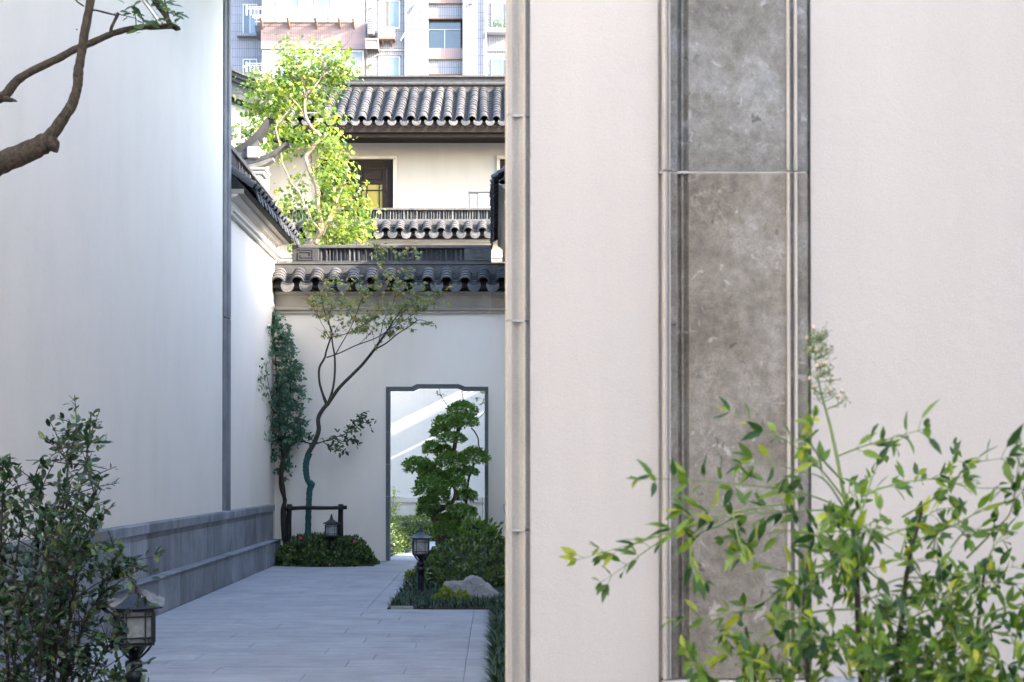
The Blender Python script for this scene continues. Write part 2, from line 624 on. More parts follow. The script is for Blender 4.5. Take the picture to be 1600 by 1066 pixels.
M['leaf_bright'] = leafmat('leaf_bright', (0.045, 0.10, 0.022), (0.16, 0.23, 0.032), 0.45, 0.4, (1.65, 1.5, 0.45), young=(0.27, 0.25, 0.04))
M['leaf_nandina'] = leafmat('leaf_nandina', (0.014, 0.055, 0.022), (0.14, 0.23, 0.028), 0.36, 0.42, spec=0.28, young=(0.36, 0.36, 0.045))
M['leaf_shrub'] = leafmat('leaf_shrub', (0.008, 0.028, 0.018), (0.030, 0.072, 0.030), 0.18, 0.3, young=(0.09, 0.12, 0.03))
M['leaf_hedge'] = leafmat('leaf_hedge', (0.028, 0.060, 0.026), (0.10, 0.15, 0.045), 0.25, 0.3, young=(0.20, 0.24, 0.065))
M['leaf_hedge_far'] = leafmat('leaf_hedge_far', (0.06, 0.10, 0.02), (0.15, 0.19, 0.04), 0.3, 0.4)
M['leaf_topiary'] = leafmat('leaf_topiary', (0.070, 0.165, 0.042), (0.20, 0.33, 0.07), 0.32, 0.32, young=(0.13, 0.18, 0.05))
M['leaf_vine'] = leafmat('leaf_vine', (0.026, 0.080, 0.064), (0.095, 0.19, 0.115), 0.25, 0.42)
M['leaf_maple'] = leafmat('leaf_maple', (0.06, 0.095, 0.026), (0.20, 0.20, 0.035), 0.4, 0.45, young=(0.34, 0.20, 0.04))
M['leaf_camphor'] = leafmat('leaf_camphor', (0.020, 0.065, 0.022), (0.06, 0.12, 0.03), 0.3, 0.35)
M['leaf_lime'] = leafmat('leaf_lime', (0.15, 0.22, 0.03), (0.30, 0.36, 0.05), 0.35, 0.5)
M['grass'] = leafmat('grass', (0.010, 0.034, 0.017), (0.035, 0.075, 0.032), 0.15, 0.35)
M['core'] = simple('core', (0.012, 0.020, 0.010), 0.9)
M['berry'] = simple('berry', (0.16, 0.19, 0.05), 0.5)
M['flower_pink'] = simple('flower_pink', (0.55, 0.06, 0.22), 0.6)
M['plastic_film'] = simple('plastic_film', (0.7, 0.72, 0.75), 0.15, var=0.05)
M['plastic_film'].node_tree.nodes['Principled BSDF'].inputs['Alpha'].default_value = 0.14
M['bud'] = simple('bud', (0.55, 0.42, 0.30), 0.6)


# ------------------------------------------------------------------ leaves
T_LANCE = ([(0, 0, 0), (.22, .13, .03), (.22, -.13, .03), (.3, 0, -.01), (.55, .14, .02), (.55, -.14, .02), (.6, 0, -.03), (.85, .05, -.05), (.85, -.05, -.05), (1, 0, -.10)],
           [(0, 3, 1), (0, 2, 3), (1, 3, 6, 4), (3, 2, 5, 6), (4, 6, 7), (6, 5, 8), (6, 8, 9), (6, 9, 7)])
T_OVAL = ([(0, 0, 0), (.3, .20, .04), (.3, -.20, .04), (.35, 0, 0), (.68, .20, .03), (.68, -.20, .03), (.7, 0, -.02), (1, 0, -.08)],
          [(0, 3, 1), (0, 2, 3), (1, 3, 6, 4), (3, 2, 5, 6), (4, 6, 7), (6, 5, 7)])
T_RHOMB = ([(0, 0, 0), (.38, .40, .05), (.38, -.40, .05), (.5, 0, -.02), (1.0, 0, -.12)],
           [(0, 3, 1), (0, 2, 3), (1, 3, 4), (3, 2, 4)])
T_SMALL = ([(0, 0, 0), (.5, .28, .06), (.5, -.28, .06), (1, 0, -.04)], [(0, 2, 3), (0, 3, 1)])
T_PALM = ([(0, 0, 0), (.30, .10, .0), (.25, .62, -.05), (.48, .17, 0), (.72, .50, -.05), (.52, .06, 0), (1.0, 0, -.06), (.52, -.06, 0), (.72, -.50, -.05), (.48, -.17, 0), (.25, -.62, -.05), (.30, -.10, 0)],
          [(0, 1, 2), (1, 3, 2), (0, 3, 1), (3, 5, 4), (0, 5, 3), (5, 7, 6), (0, 7, 5), (7, 9, 8), (0, 9, 7), (9, 11, 10), (0, 11, 9)])
T_BLADE = ([(0, .035, 0), (0, -.035, 0), (.45, .035, .06), (.45, -.035, .06), (.8, .02, .0), (.8, -.02, .0), (1, 0, -.12)],
           [(0, 1, 3, 2), (2, 3, 5, 4), (4, 5, 6)])


def nrm(a):
    return a / np.maximum(np.linalg.norm(a, axis=1, keepdims=True), 1e-9)


def leaf_arrays(pts, dirs, ups, size, tpl, wid=1.0):
    pts = np.asarray(pts, float)
    d = nrm(np.asarray(dirs, float))
    u = np.asarray(ups, float)
    s_ = nrm(np.cross(u, d))
    n = np.cross(d, s_)
    size = np.broadcast_to(np.asarray(size, float), (len(pts),))
    tv = np.array(tpl[0], float)
    vs = pts[:, None, :] + size[:, None, None] * (tv[None, :, 0, None] * d[:, None, :] + wid * tv[None, :, 1, None] * s_[:, None, :] + tv[None, :, 2, None] * n[:, None, :])
    k = len(tv)
    fs = []
    for i in range(len(pts)):
        o = i * k
        fs.extend([tuple(o + j for j in f) for f in tpl[1]])
    return vs.reshape(-1, 3), fs


def leaves(name, pts, dirs, ups, size, tpl, mat, parent=None, kind=None, wid=1.0):
    vs, fs = leaf_arrays(pts, dirs, ups, size, tpl, wid)
    me = bpy.data.meshes.new(name)
    me.from_pydata(vs.tolist(), [], fs)
    me.polygons.foreach_set('use_smooth', [True] * len(fs))
    me.materials.append(mat)
    me.update()
    return put(name, me, parent, kind)


def leaf_proto(name, tpl, mat):
    me = bpy.data.meshes.new(name)
    me.from_pydata(tpl[0], [], tpl[1])
    me.polygons.foreach_set('use_smooth', [True] * len(tpl[1]))
    me.materials.append(mat)
    return me


def leaf_obj(name, me, p, d, u, size, parent, wid=1.0):
    d = Vector(d).normalized()
    s_ = Vector(u).cross(d)
    if s_.length < 1e-6:
        s_ = Vector((1, 0, 0)).cross(d)
    s_.normalize()
    n = d.cross(s_)
    o = bpy.data.objects.new(name, me)
    C.objects.link(o)
    o.parent = parent
    m = Matrix((d * size, s_ * size * wid, n * size)).transposed().to_4x4()
    m.translation = Vector(p)
    o.matrix_local = m
    return o


def rnd_dirs(rs, n):
    return nrm(rs.normal(size=(n, 3)))


def blob_leaves(rs, n, centre, rad, lumps=0.12, shell=0.25, zmin=None, freq=2.2):
    """points near the surface of a lumpy ellipsoid with outward normals"""
    d = rnd_dirs(rs, n)
    if zmin is not None:
        d[:, 2] = np.where(d[:, 2] < zmin, -d[:, 2] * 0.6, d[:, 2])
        d = nrm(d)
    rad = np.array(rad, float)
    lump = np.array([mnoise.noise(Vector((a * freq + centre[0] * 3.1, b * freq + centre[1], c * freq + centre[2]))) for a, b, c in d])
    k = 1 + lumps * lump * 2 - shell * rs.random(n) ** 1.6
    p = np.array(centre) + d * rad * k[:, None]
    nn = nrm(d / rad)
    return p, nn


def shrub(name, label, cat, centre, rad, n, size, mat, seed, tpl=T_SMALL, group=None, lumps=0.12, zmin=-0.05, freq=2.2, shell=0.2):
    t = thing(name, label, cat, (centre[0], centre[1], 0), group=group)
    rs = np.random.RandomState(seed)
    p, nn = blob_leaves(rs, n, (0, 0, centre[2]), rad, lumps, shell, zmin, freq)
    p[:, 2] = np.maximum(p[:, 2], 0.01)
    d = nrm(nn * 0.7 + rs.normal(size=p.shape) * 0.55 + np.array([0, 0, 0.25]))
    leaves('foliage', p, d, nn + rs.normal(size=p.shape) * 0.4, size * rs.uniform(0.7, 1.25, n), tpl, mat, t)
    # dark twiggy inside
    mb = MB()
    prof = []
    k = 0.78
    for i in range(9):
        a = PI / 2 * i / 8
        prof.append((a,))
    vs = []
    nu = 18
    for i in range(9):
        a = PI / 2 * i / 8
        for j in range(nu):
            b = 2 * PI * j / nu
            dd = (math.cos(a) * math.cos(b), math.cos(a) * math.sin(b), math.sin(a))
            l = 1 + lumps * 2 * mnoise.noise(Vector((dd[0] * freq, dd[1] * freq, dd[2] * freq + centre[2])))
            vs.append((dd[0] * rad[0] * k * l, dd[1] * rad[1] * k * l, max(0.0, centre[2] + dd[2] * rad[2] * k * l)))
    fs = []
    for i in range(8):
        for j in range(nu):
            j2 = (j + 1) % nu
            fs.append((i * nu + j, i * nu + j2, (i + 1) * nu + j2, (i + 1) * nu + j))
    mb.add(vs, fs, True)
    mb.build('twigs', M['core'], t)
    return t


# ------------------------------------------------------------------ dimensions
XL = -3.28            # face of the walls on the left
DB = 21.2             # face of the wall with the doorway
XR = 0.21             # face of the garden wall on the right
DW2 = 28.6            # second garden wall
DH = 32.4             # house wall
DA = 74.0             # apartment block
DF = 3.40             # near wall on the right



# ------------------------------------------------------------------ ground and paving
def sheet(name, x0, x1, y0, y1, z, mat, kind='structure'):
    mb = MB()
    mb.add([(x0, y0, z), (x1, y0, z), (x1, y1, z), (x0, y1, z)], [(0, 1, 2, 3)])
    return mb.build(name, mat, None, kind)


M['ground'] = stone('ground', (0.26, 0.255, 0.25), (0.18, 0.18, 0.18), streaks=False, speck=60.0, rough=0.9)
sheet('ground', -300, 300, -300, 400, -0.03, M['ground'])
path = sheet('path', XL, -0.02, 3.0, 27.2, -0.006, M['joint'])
BEDX = -1.04                    # left edge of the planted bed
BY0, BY1 = 13.74, 19.6          # near and far edge of the bed

rn = random.Random(4)
paver_mesh = {}


def paver(x0, x1, y0, y1):
    wx, wy = round(x1 - x0, 2), round(y1 - y0, 2)
    key = (wx, wy)
    if key not in paver_mesh:
        mb = MB()
        mb.block(0.0012, wx - 0.0012, 0.002, wy - 0.006, -0.05, 0.0, 0.003)
        paver_mesh[key] = mb.mesh('paver', M['paver'])
    put('paver', paver_mesh[key], path, loc=(x0, y0, rn.uniform(-0.0015, 0.0015)))


y = 8.0
row = 0
while y < 26.9:
    d = 0.34
    xr = -0.20 if y < BY0 - 0.2 else BEDX - 0.2
    if 20.9 < y < 21.6:
        xa, xr2 = -1.62, -0.6
    elif y >= 21.6:
        xa, xr2 = -1.62, -0.3
    else:
        xa, xr2 = -3.12, xr
    x = xa
    first = True
    while x < xr2 - 0.01:
        L = [1.26, 0.62, 1.0, 0.84][(row * 3) % 4] if first else 1.26
        first = False
        x1 = min(x + L, xr2)
        if xr2 - x1 < 0.25:
            x1 = xr2
        paver(x, x1, y, y + d)
        x = x1
    y += d
    row += 1
y = 8.0
while y < BY0 - 0.05:          # border strips
    y1 = min(y + 0.9, BY0)
    paver(-0.20, -0.02, y, y1)
    y = y1
y = BY0
while y < 20.8:
    y1 = min(y + 0.9, 20.9)
    paver(BEDX - 0.2, BEDX, y, y1)
    y = y1

soil = MB()
soil.box(BEDX, XR + 0.1, BY0, 21.1, -0.028, 0.012)
soil.box(-0.02, XR + 0.1, 3.8, BY0 - 0.002, -0.028, 0.012)
soil.box(XL, -1.70, 20.0, 21.1, -0.028, 0.014)
soil.box(-3.2, -1.75, 4.0, 7.7, -0.028, 0.014)
soil.build('planting_bed', M['soil'], None, 'structure')

# ------------------------------------------------------------------ left: tall building wall with a stone plinth
lw = thing('plaster_wall', 'tall white plaster wall along the left of the path, rising out of the picture', 'wall', (XL, 10, 0))
mb = MB()
mb.box(-0.6, 0, -6.5, 7.14, 0, 7.45)
mb.box(-0.6, 0, -15.9, -6.5, 0, 8.2)
mb.build('wall_face', M['plaster_left'], lw)
mb = MB()
mb.prism([(-0.7, 7.60), (1.5, 7.17), (1.5, 7.29), (-0.7, 7.76)], 'y', -6.5, 7.3)
mb.build('added_shade_eave', M['clay'], lw)  # unseen overhang, added to darken the top of the wall
# dark stone strip at its far corner
mb = MB()
for z0 in (0.86, 3.2, 5.5):
    z1 = min(z0 + 2.3, 7.44) if z0 > 0.9 else 3.19
    mb = MB()
    prof = [(-0.02, 7.12), (0.02, 7.12), (0.036, 7.155), (0.036, 7.175), (0.026, 7.19), (0.026, 7.235), (0.05, 7.25), (0.058, 7.28), (0.058, 7.36), (0.04, 7.385), (0.04, 7.41), (-0.02, 7.41)]
    mb.prism(prof, 'z', z0, z1 - 0.004)
    mb.build('trim_stone', M['granite_trim'], lw)


def plinth(root, ox, oy, sgn, y0, y1, hx, seed=0):
    """two courses of stone with a moulded cap along y; stands on the face x=ox, outward sgn; root at (rx, ry)"""
    r_ = random.Random(seed)
    b = y0
    i = 0
    while b < y1 - 0.05:
        e = min(b + 0.92, y1)
        if y1 - e < 0.3:
            e = y1
        g = 0.006
        mb = MB()
        a0, a1 = sorted((0.005 * sgn, (0.165 + r_.uniform(-.002, .002)) * sgn))
        mb.block(ox + a0, ox + a1, oy + b + g, oy + e - g, 0, 0.33, 0.006)
        a0, a1 = sorted((0.005 * sgn, 0.18 * sgn))
        mb.block(ox + a0, ox + a1, oy + b + g, oy + e - g, 0.331, 0.352, 0.006)
        mb.build('base_stone', M['granite'], root)
        mb = MB()
        pr = [(0.004, 0.353), (0.055, 0.353), (0.055, 0.700), (0.048, 0.703), (0.048, 0.708), (0.053, 0.711), (0.053, 0.752), (0.078, 0.760), (0.080, 0.840), (0.070, 0.853), (0.004, 0.853)]
        off = 0.31 if i % 2 else 0.0
        pr = [(ox + a * sgn, z) for a, z in pr]
        if sgn < 0:
            pr = pr[::-1]
        mb.prism(pr, 'y', oy + b + g, oy + e - g)
        mb.build('plinth_stone', M['granite'], root)
        b = e
        i += 1


plinth(lw, 0, 0, 1, -6.0, 7.42, 0)


# ------------------------------------------------------------------ tiled copings
TS = 0.274


def ring_tile(n_ring, pitch, r, slope, seg=12, wob=0.0, seed=0, taper=0.012, thick=0.02, rise0=0.0, curve=0.0):
    """a column of overlapping half-round cover tiles; front at origin, axis going +y and up"""
    mb = MB()
    rr = random.Random(seed)
    for i in range(n_ring):
        def ctr(s_):
            k = curve * s_ * s_
            return s_ * math.cos(slope), s_ * math.sin(slope) + k
        s0, s1 = i * pitch, (i + 1) * pitch + (0.004 if i < n_ring - 1 else 0)
        r0, r1 = r + rr.uniform(-wob, wob), r - taper
        dx0 = rr.uniform(-wob, wob)
        a0, b0 = ctr(s0)
        a1, b1 = ctr(s1)
        tz = (-math.sin(slope), math.cos(slope))
        vs = []
        for (sa, sb, q, dx) in ((a0, b0, r0, dx0), (a1, b1, r1, dx0), (a0, b0, r0 - thick, dx0)):
            for k in range(seg + 1):
                an = PI * k / seg
                c_, s_ = math.cos(an), math.sin(an)
                vs.append((c_ * q + dx, sa + tz[0] * s_ * q, sb + tz[1] * s_ * q))
        n = seg + 1
        fs = []
        for k in range(seg):
            fs.append((k, n + k, n + k + 1, k + 1))
        mb.add(vs, fs, True)
        fs = [(k, k + 1, 2 * n + k + 1, 2 * n + k) for k in range(seg)]
        mb.add(vs, fs, False)
        if i == 0:   # hollow underside, set back
            vs2 = vs[2 * n:] + [(p[0], p[1] + 0.22 * math.cos(slope), p[2] + 0.22 * math.sin(slope)) for p in vs[2 * n:]]
            mb.add(vs2, [(k, k + 1, n + k + 1, n + k) for k in range(seg)], True)
    return mb


def pan_tile(n_ring, pitch, wd, slope):
    mb = MB()
    seg = 5
    for i in range(n_ring):
        s0, s1 = i * pitch, (i + 1) * pitch + 0.01
        vs = []
        for s_, up in ((s0, 0.022), (s1, 0.004)):
            for k in range(seg + 1):
                t = k / seg * 2 - 1
                lift = 0.035 * t * t - 0.035 + up
                vs.append((t * wd / 2, s_ * math.cos(slope) - lift * math.sin(slope), s_ * math.sin(slope) + lift * math.cos(slope)))
        n = seg + 1
        mb.add(vs, [(k, k + 1, n + k + 1, n + k) for k in range(seg)], True)
        # front lip
        vs2 = vs[:n] + [(p[0], p[1] + 0.004, p[2] - 0.022) for p in vs[:n]]
        mb.add(vs2, [(k, n + k, n + k + 1, k + 1) for k in range(seg)])
    return mb


def drip_tile(wd, h, tilt=0.25, scal=0.006):
    """hanging half-round drip with a scalloped edge"""
    mb = MB()
    top = []
    n = 10
    for k in range(n + 1):
        t = k / n * 2 - 1
        top.append((t * wd / 2, 0.035 * t * t - 0.035))
    low = []
    m = 18
    for k in range(m + 1):
        an = PI * k / m
        q = 1 + (scal / 0.07 if k % 2 else 0) * 1.0
        low.append((math.cos(an) * wd / 2 * (q if 0 < k < m else 1), -0.02 - math.sin(an) ** 0.8 * h * (q if 0 < k < m else 1) if 0 < k < m else 0.0))
    outline = top + low[1:-1]
    nn = len(outline)
    vs = []
    for d in (0.0, 0.016):
        for a, b in outline:
            vs.append((a, d - b * -tilt, b))
    fs = [tuple(range(nn)), tuple(range(nn, 2 * nn))[::-1]]
    for i in range(nn):
        j = (i + 1) % nn
        fs.append((i, nn + i, nn + j, j))
    mb.add(vs, fs)
    # raised rim inside
    rim = []
    for k in range(m + 1):
        an = PI * k / m
        rim.append((math.cos(an) * wd * 0.38, -0.028 - math.sin(an) * h * 0.66))
    inner = [(a * 0.86, -0.030 + (b + 0.028) * 0.86) for a, b in rim]
    vs = [(a, -0.007 - b * -tilt, b) for a, b in rim] + [(a, -0.007 - b * -tilt, b) for a, b in inner]
    q = m + 1
    mb.add(vs, [(k, k + 1, q + k + 1, q + k) for k in range(m)])
    return mb


def coping(root, L, u0, zc, run, slope, n_ring, pitch, ov, mats, first=0.0, r=0.098, spacing=TS, pan=True, ends=True):
    """covers, pans and drips along local x; eave line at y=-ov, z=zc; root local frame faces -y"""
    cm = ring_tile(n_ring, pitch, r, slope).mesh('cover_tile', mats['cover'])
    dm = drip_tile(0.185, 0.112).mesh('drip_tile', mats['drip'])
    pm = pan_tile(max(2, n_ring), pitch, 0.17, slope).mesh('pan_tile', mats['pan'])
    rr = random.Random(int(L * 10))
    x = u0 + first
    i = 0
    while x < u0 + L:
        put('cover_tile', cm, root, loc=(x + rr.uniform(-.006, .006), -ov + rr.uniform(-.006, .006), zc + rr.uniform(-.004, .004)), rot=(0, rr.uniform(-.02, .02), rr.uniform(-.015, .015)))
        if x + spacing / 2 < u0 + L - 0.02:
            put('drip_tile', dm, root, loc=(x + spacing / 2, -ov - 0.03 + rr.uniform(-.005, .005), zc - 0.01 + rr.uniform(-.005, .005)), rot=(rr.uniform(-.04, .04), rr.uniform(-.03, .03), 0))
            if pan:
                put('pan_tile', pm, root, loc=(x + spacing / 2, -ov - 0.02, zc - 0.012))
        x += spacing


def fret(mb, x0, x1, z0, z1, y):
    """raised square spiral on the block front, groove lines recessed between bars"""
    w_ = (x1 - x0) * 0.075
    X0, X1, Z0, Z1 = x0, x1, z0, z1
    n = 0
    step = w_ * 2.1
    bars = []
    a0, a1, b0, b1 = X0, X1, Z0, Z1
    for k in range(2):
        bars += [(a0, a1, b1 - w_, b1), (a1 - w_, a1, b0, b1 - w_), (a0, a1 - w_, b0, b0 + w_), (a0, a0 + w_, b0 + w_, b1 - w_ - step)]
        a0, a1, b0, b1 = a0 + step, a1 - step, b0 + step, b1 - step
        if b1 - b0 < 2 * w_:
            break
    for (p, q, r_, s_) in bars:
        mb.box(p, q, y - 0.012, y + 0.002, r_, s_)


def slat_ridge(root, x0, x1, zb, zt, y, depth, step, mats, seed, tilt=0.06, frets=True, cap_mat=None):
    """ridge wall: base band, upright tiles packed on edge, cap; fret blocks at both ends"""
    h = zt - zb
    cap = h * 0.17
    base = h * 0.14
    mb = MB()
    mb.block(x0 - 0.0, x1 + 0.0, y - depth / 2 - 0.01, y + depth / 2 + 0.01, zt - cap, zt, 0.006)
    mb.build('ridge_cap', mats['ridge'], root)
    mb = MB()
    mb.block(x0, x1, y - depth / 2 - 0.006, y + depth / 2 + 0.006, zb, zb + base, 0.004)
    mb.build('ridge_foot', mats['ridge'], root)
    mb = MB()
    mb.box(x0 + 0.01, x1 - 0.01, y - depth / 2 + 0.07, y + depth / 2 - 0.01, zb + base, zt - cap)
    mb.build('ridge_core', mats['pan'], root)
    fw = 0.40 if frets else 0.0
    zl, zh = zb + base + 0.001, zt - cap - 0.001
    if frets:
        for (a, b) in ((x0, x0 + fw), (x1 - fw, x1)):
            mb = MB()
            mb.block(a, b, y - depth / 2 - 0.002, y + depth / 2 - 0.012, zl, zh, 0.005)
            fret(mb, a + 0.09, b - 0.08, zl + 0.008, zh - 0.008, y - depth / 2 - 0.003)
            mb.build('fret_block', mats['ridge'], root)
    mb = MB()
    hh = (zh - zl)
    prof = [(-0.011, 0.02), (-0.011, 0.0), (0.002, -0.012), (0.013, 0.0), (0.013, 0.02)]
    mb.prism(prof, 'z', 0, hh)
    me = mb.mesh('ridge_tile', mats['slat'])
    rr = random.Random(seed)
    x = x0 + fw + 0.025
    lean = 0.0
    while x < x1 - fw - 0.01:
        lean = lean * 0.85 + rr.uniform(-tilt, tilt) * 0.5
        o = put('ridge_tile', me, root, loc=(x, y - depth / 2 + 0.02 + rr.uniform(0, .03), zl), rot=(rr.uniform(-.04, .0), lean, rr.uniform(-.5, .5)))
        o.scale = (rr.uniform(.8, 1.5), 1, 0.985)
        x += step * rr.uniform(0.7, 1.3)


MT = dict(cover=M['clay_light'], drip=M['clay_light'], pan=M['clay_dark'], ridge=M['ridge_stone'], slat=M['clay'])

# ------------------------------------------------------------------ wall with the doorway
bw = thing('garden_wall', 'white garden wall with the bracketed doorway, under a tiled coping', 'wall', (0, DB, 0))
dl, dr = X(603, DB), X(763, DB)
dtop, dmid = Z(604.5, DB), Z(600.5, DB)
kl0, kl1, kr1, kr0 = X(643, DB), X(651, DB), X(717, DB), X(727, DB)
T = 0.42
wl_x, wr_x = XL - 0.3, 0.8
wtop = 4.12
door = [(dl, 0), (dl, dtop), (kl0, dtop), (kl1, dmid), (kr1, dmid), (kr0, dtop), (dr, dtop), (dr, 0)]
mb = MB()
mb.box(wl_x, dl, 0, T, -0.02, wtop)
mb.box(dr, wr_x, 0, T, -0.02, wtop)
# above the opening, butted piece by piece
xs = [dl, kl0, kl1, kr1, kr0, dr]
zs = [dtop, dtop, dmid, dmid, dtop, dtop]
for i in range(5):
    a, b = xs[i], xs[i + 1]
    za, zb_ = zs[i], zs[i + 1]
    vs = [(a, 0, za), (b, 0, zb_), (b, T, zb_), (a, T, za), (a, 0, wtop), (b, 0, wtop), (b, T, wtop), (a, T, wtop)]
    mb.add(vs, [(0, 1, 5, 4), (3, 7, 6, 2), (0, 3, 2, 1), (4, 5, 6, 7)])
mb.build('wall_face', M['plaster_back'], bw)


def door_frame():
    """stone lining of the opening in pieces, profile: outer fillet, groove, inner fillet"""
    wd = 0.055
    inn = [(dl + wd, 0), (dl + wd, dtop - wd), (kl0 + wd * .4, dtop - wd), (kl1 + wd * .4, dmid - wd), (kr1 - wd * .4, dmid - wd), (kr0 - wd * .4, dtop - wd), (dr - wd, dtop - wd), (dr - wd, 0)]
    steps = [(0.0, -0.002), (0.0, -0.025), (0.30, -0.025), (0.34, -0.012), (0.52, -0.012), (0.56, -0.02), (0.9, -0.02), (1.0, -0.012), (1.0, 0.2)]

    def piece(p, q, pi, qi):
        mb = MB()
        vs = []
        for (o, i) in ((p, pi), (q, qi)):
            for t, d in steps:
                vs.append((o[0] + (i[0] - o[0]) * t, d, o[1] + (i[1] - o[1]) * t))
        n = len(steps)
        mb.add(vs, [(k, k + 1, n + k + 1, n + k) for k in range(n - 1)])
        mb.add(vs, [tuple(range(n)), tuple(range(n, 2 * n))[::-1]])
        mb.build('door_frame_stone', M['granite_trim'], bw)

    zz = [0, 0.50, 0.96, 1.44, 1.92, 2.40]
    for side in (0, 7):
        o, i = door[side], inn[side]
        tp, ti = (door[1], inn[1]) if side == 0 else (door[6], inn[6])
        for k in range(len(zz)):
            z0 = zz[k] + 0.002
            last = k == len(zz) - 1
            z1 = zz[k + 1] - 0.002 if not last else None
            piece((o[0], z0), (o[0], z1) if not last else tp, (i[0], z0), (i[0], z1) if not last else ti)
    piece(door[1], door[2], inn[1], inn[2])
    piece(door[2], door[3], inn[2], inn[3])
    piece(door[3], door[4], inn[3], inn[4])
    piece(door[4], door[5], inn[4], inn[5])
    piece(door[5], door[6], inn[5], inn[6])


door_frame()


def cornice(root, x0, x1, zb, zt, proud, mat, step=0.78, seed=1, y=0.0):
    """stone frieze between two mouldings, cut into pieces along local x, facing -y"""
    h = zt - zb
    prof = [(0.05, 0.0), (-proud * .55, 0.0), (-proud * .55, .13), (-proud * .95, .16), (-proud * .95, .24), (-proud * .8, .29), (-proud * .45, .31), (-proud * .45, .36),
            (-proud * .30, .365), (-proud * .30, .76), (-proud * .5, .77), (-proud * .5, .83), (-proud * .95, .86), (-proud * 1.25, .93), (-proud * 1.25, 1.0), (0.05, 1.0)]
    pr = [(y + a, zb + b * h) for a, b in prof]
    x = x0
    while x < x1 - 0.01:
        e = min(x + step, x1)
        if x1 - e < 0.25:
            e = x1
        mb = MB()
        mb.prism(pr[::-1], 'x', x + 0.0015, e - 0.0015)
        mb.build('frieze_stone', mat, root)
        x = e


zc0, zc1 = Z(490.6, DB), Z(457, DB)
cornice(bw, XL + 0.01, 0.6, zc0, zc1, 0.085, M['frieze'], 0.80)
# dark board behind the drips, roof slab
ov = 0.33
mb = MB()
mb.box(XL + 0.0, 0.6, -0.20, T, zc1 + 0.002, zc1 + 0.19)
mb.build('eave_board', M['wood_dark'], bw)
zc = Z(441.5, DB - ov)
sl = math.atan2(0.17, 0.24)
coping(bw, 3.9, XL, zc, 0.3, sl, 4, 0.078, ov, MT, first=0.10, r=0.100)
mb = MB()
mb.prism([(-ov + 0.04, zc - 0.05), (-0.06, zc + 0.16), (T, zc + 0.16), (T, zc - 0.04), (-ov + 0.1, zc - 0.07)], 'x', XL + 0.01, 0.6)
mb.build('roof_bed', M['clay_dark'], bw)
zb0 = Z(423, DB - 0.02)
zb1 = Z(411.5, DB - 0.02)
mb = MB()
mb.block(XL - 0.02, 0.6, -0.055, T + 0.05, zb0 - 0.06, zb1 - 0.026, 0.008)
mb.block(XL - 0.02, 0.6, -0.07, T + 0.06, zb1 - 0.025, zb1, 0.006)
mb.build('ridge_base', M['ridge_stone'], bw)
slat_ridge(bw, X(456, DB), X(767.5, DB), zb1 + 0.002, Z(383, DB), 0.17, 0.34, 0.066, MT, 5)

# ------------------------------------------------------------------ left garden wall, running away from the viewer
gw = thing('garden_wall', 'white garden wall on the left, seen edge on, with a dark tiled coping running away', 'wall', (XL, 17.42, 0), PI / 2)
GL = 3.80
mb = MB()
mb.box(0.0, GL + 0.34, 0, 0.42, 0, 4.78)
mb.build('wall_face', M['plaster_left'], gw)
GZ0, GZ1 = 4.49, 4.74
cornice(gw, 0.0, GL, GZ0, GZ1, 0.10, M['plaster_left'], 1.9)
mb = MB()
mb.box(0.0, GL + 0.1, -0.20, 0.3, GZ1 + 0.002, GZ1 + 0.06)
mb.build('eave_board', M['frieze'], gw)
gzc = 4.82
coping(gw, GL + 0.2, 0.0, gzc, 0.3, sl, 4, 0.09, 0.30, dict(MT, cover=M['clay'], drip=M['clay']), first=0.10, r=0.1)
mb = MB()
mb.prism([(-0.26, gzc - 0.05), (-0.02, gzc + 0.2), (0.3, gzc + 0.2), (0.3, gzc - 0.04), (-0.2, gzc - 0.07)], 'x', 0.01, GL + 0.15)
mb.build('roof_bed', M['clay_dark'], gw)
mb = MB()
mb.block(0.0, GL + 0.3, -0.02, 0.42, gzc + 0.18, gzc + 0.32, 0.008)
mb.build('ridge_base', M['ridge_stone'], gw)
slat_ridge(gw, 0.0, GL + 0.3, gzc + 0.322, 5.50, 0.22, 0.28, 0.066, MT, 8, frets=False)
plinth_root = gw


def plinth_x(root, x0, x1):
    """same plinth in a frame whose front is -y"""
    b = x0
    while b < x1 - 0.05:
        e = min(b + 0.92, x1)
        if x1 - e < 0.35:
            e = x1
        g = 0.006
        mb = MB()
        mb.block(b + g, e - g, -0.165, -0.004, 0, 0.33, 0.006)
        mb.block(b + g, e - g, -0.18, -0.004, 0.331, 0.352, 0.006)
        mb.build('base_stone', M['granite'], root)
        mb = MB()
        pr = [(0.004, 0.353), (0.055, 0.353), (0.055, 0.700), (0.048, 0.703), (0.048, 0.708), (0.053, 0.711), (0.053, 0.752), (0.078, 0.760), (0.080, 0.840), (0.070, 0.853), (0.004, 0.853)]
        mb.prism([(-a, z) for a, z in pr][::-1], 'x', b + g, e - g)
        mb.build('plinth_stone', M['granite'], root)
        b = e


plinth_x(gw, 0.002, 3.30)

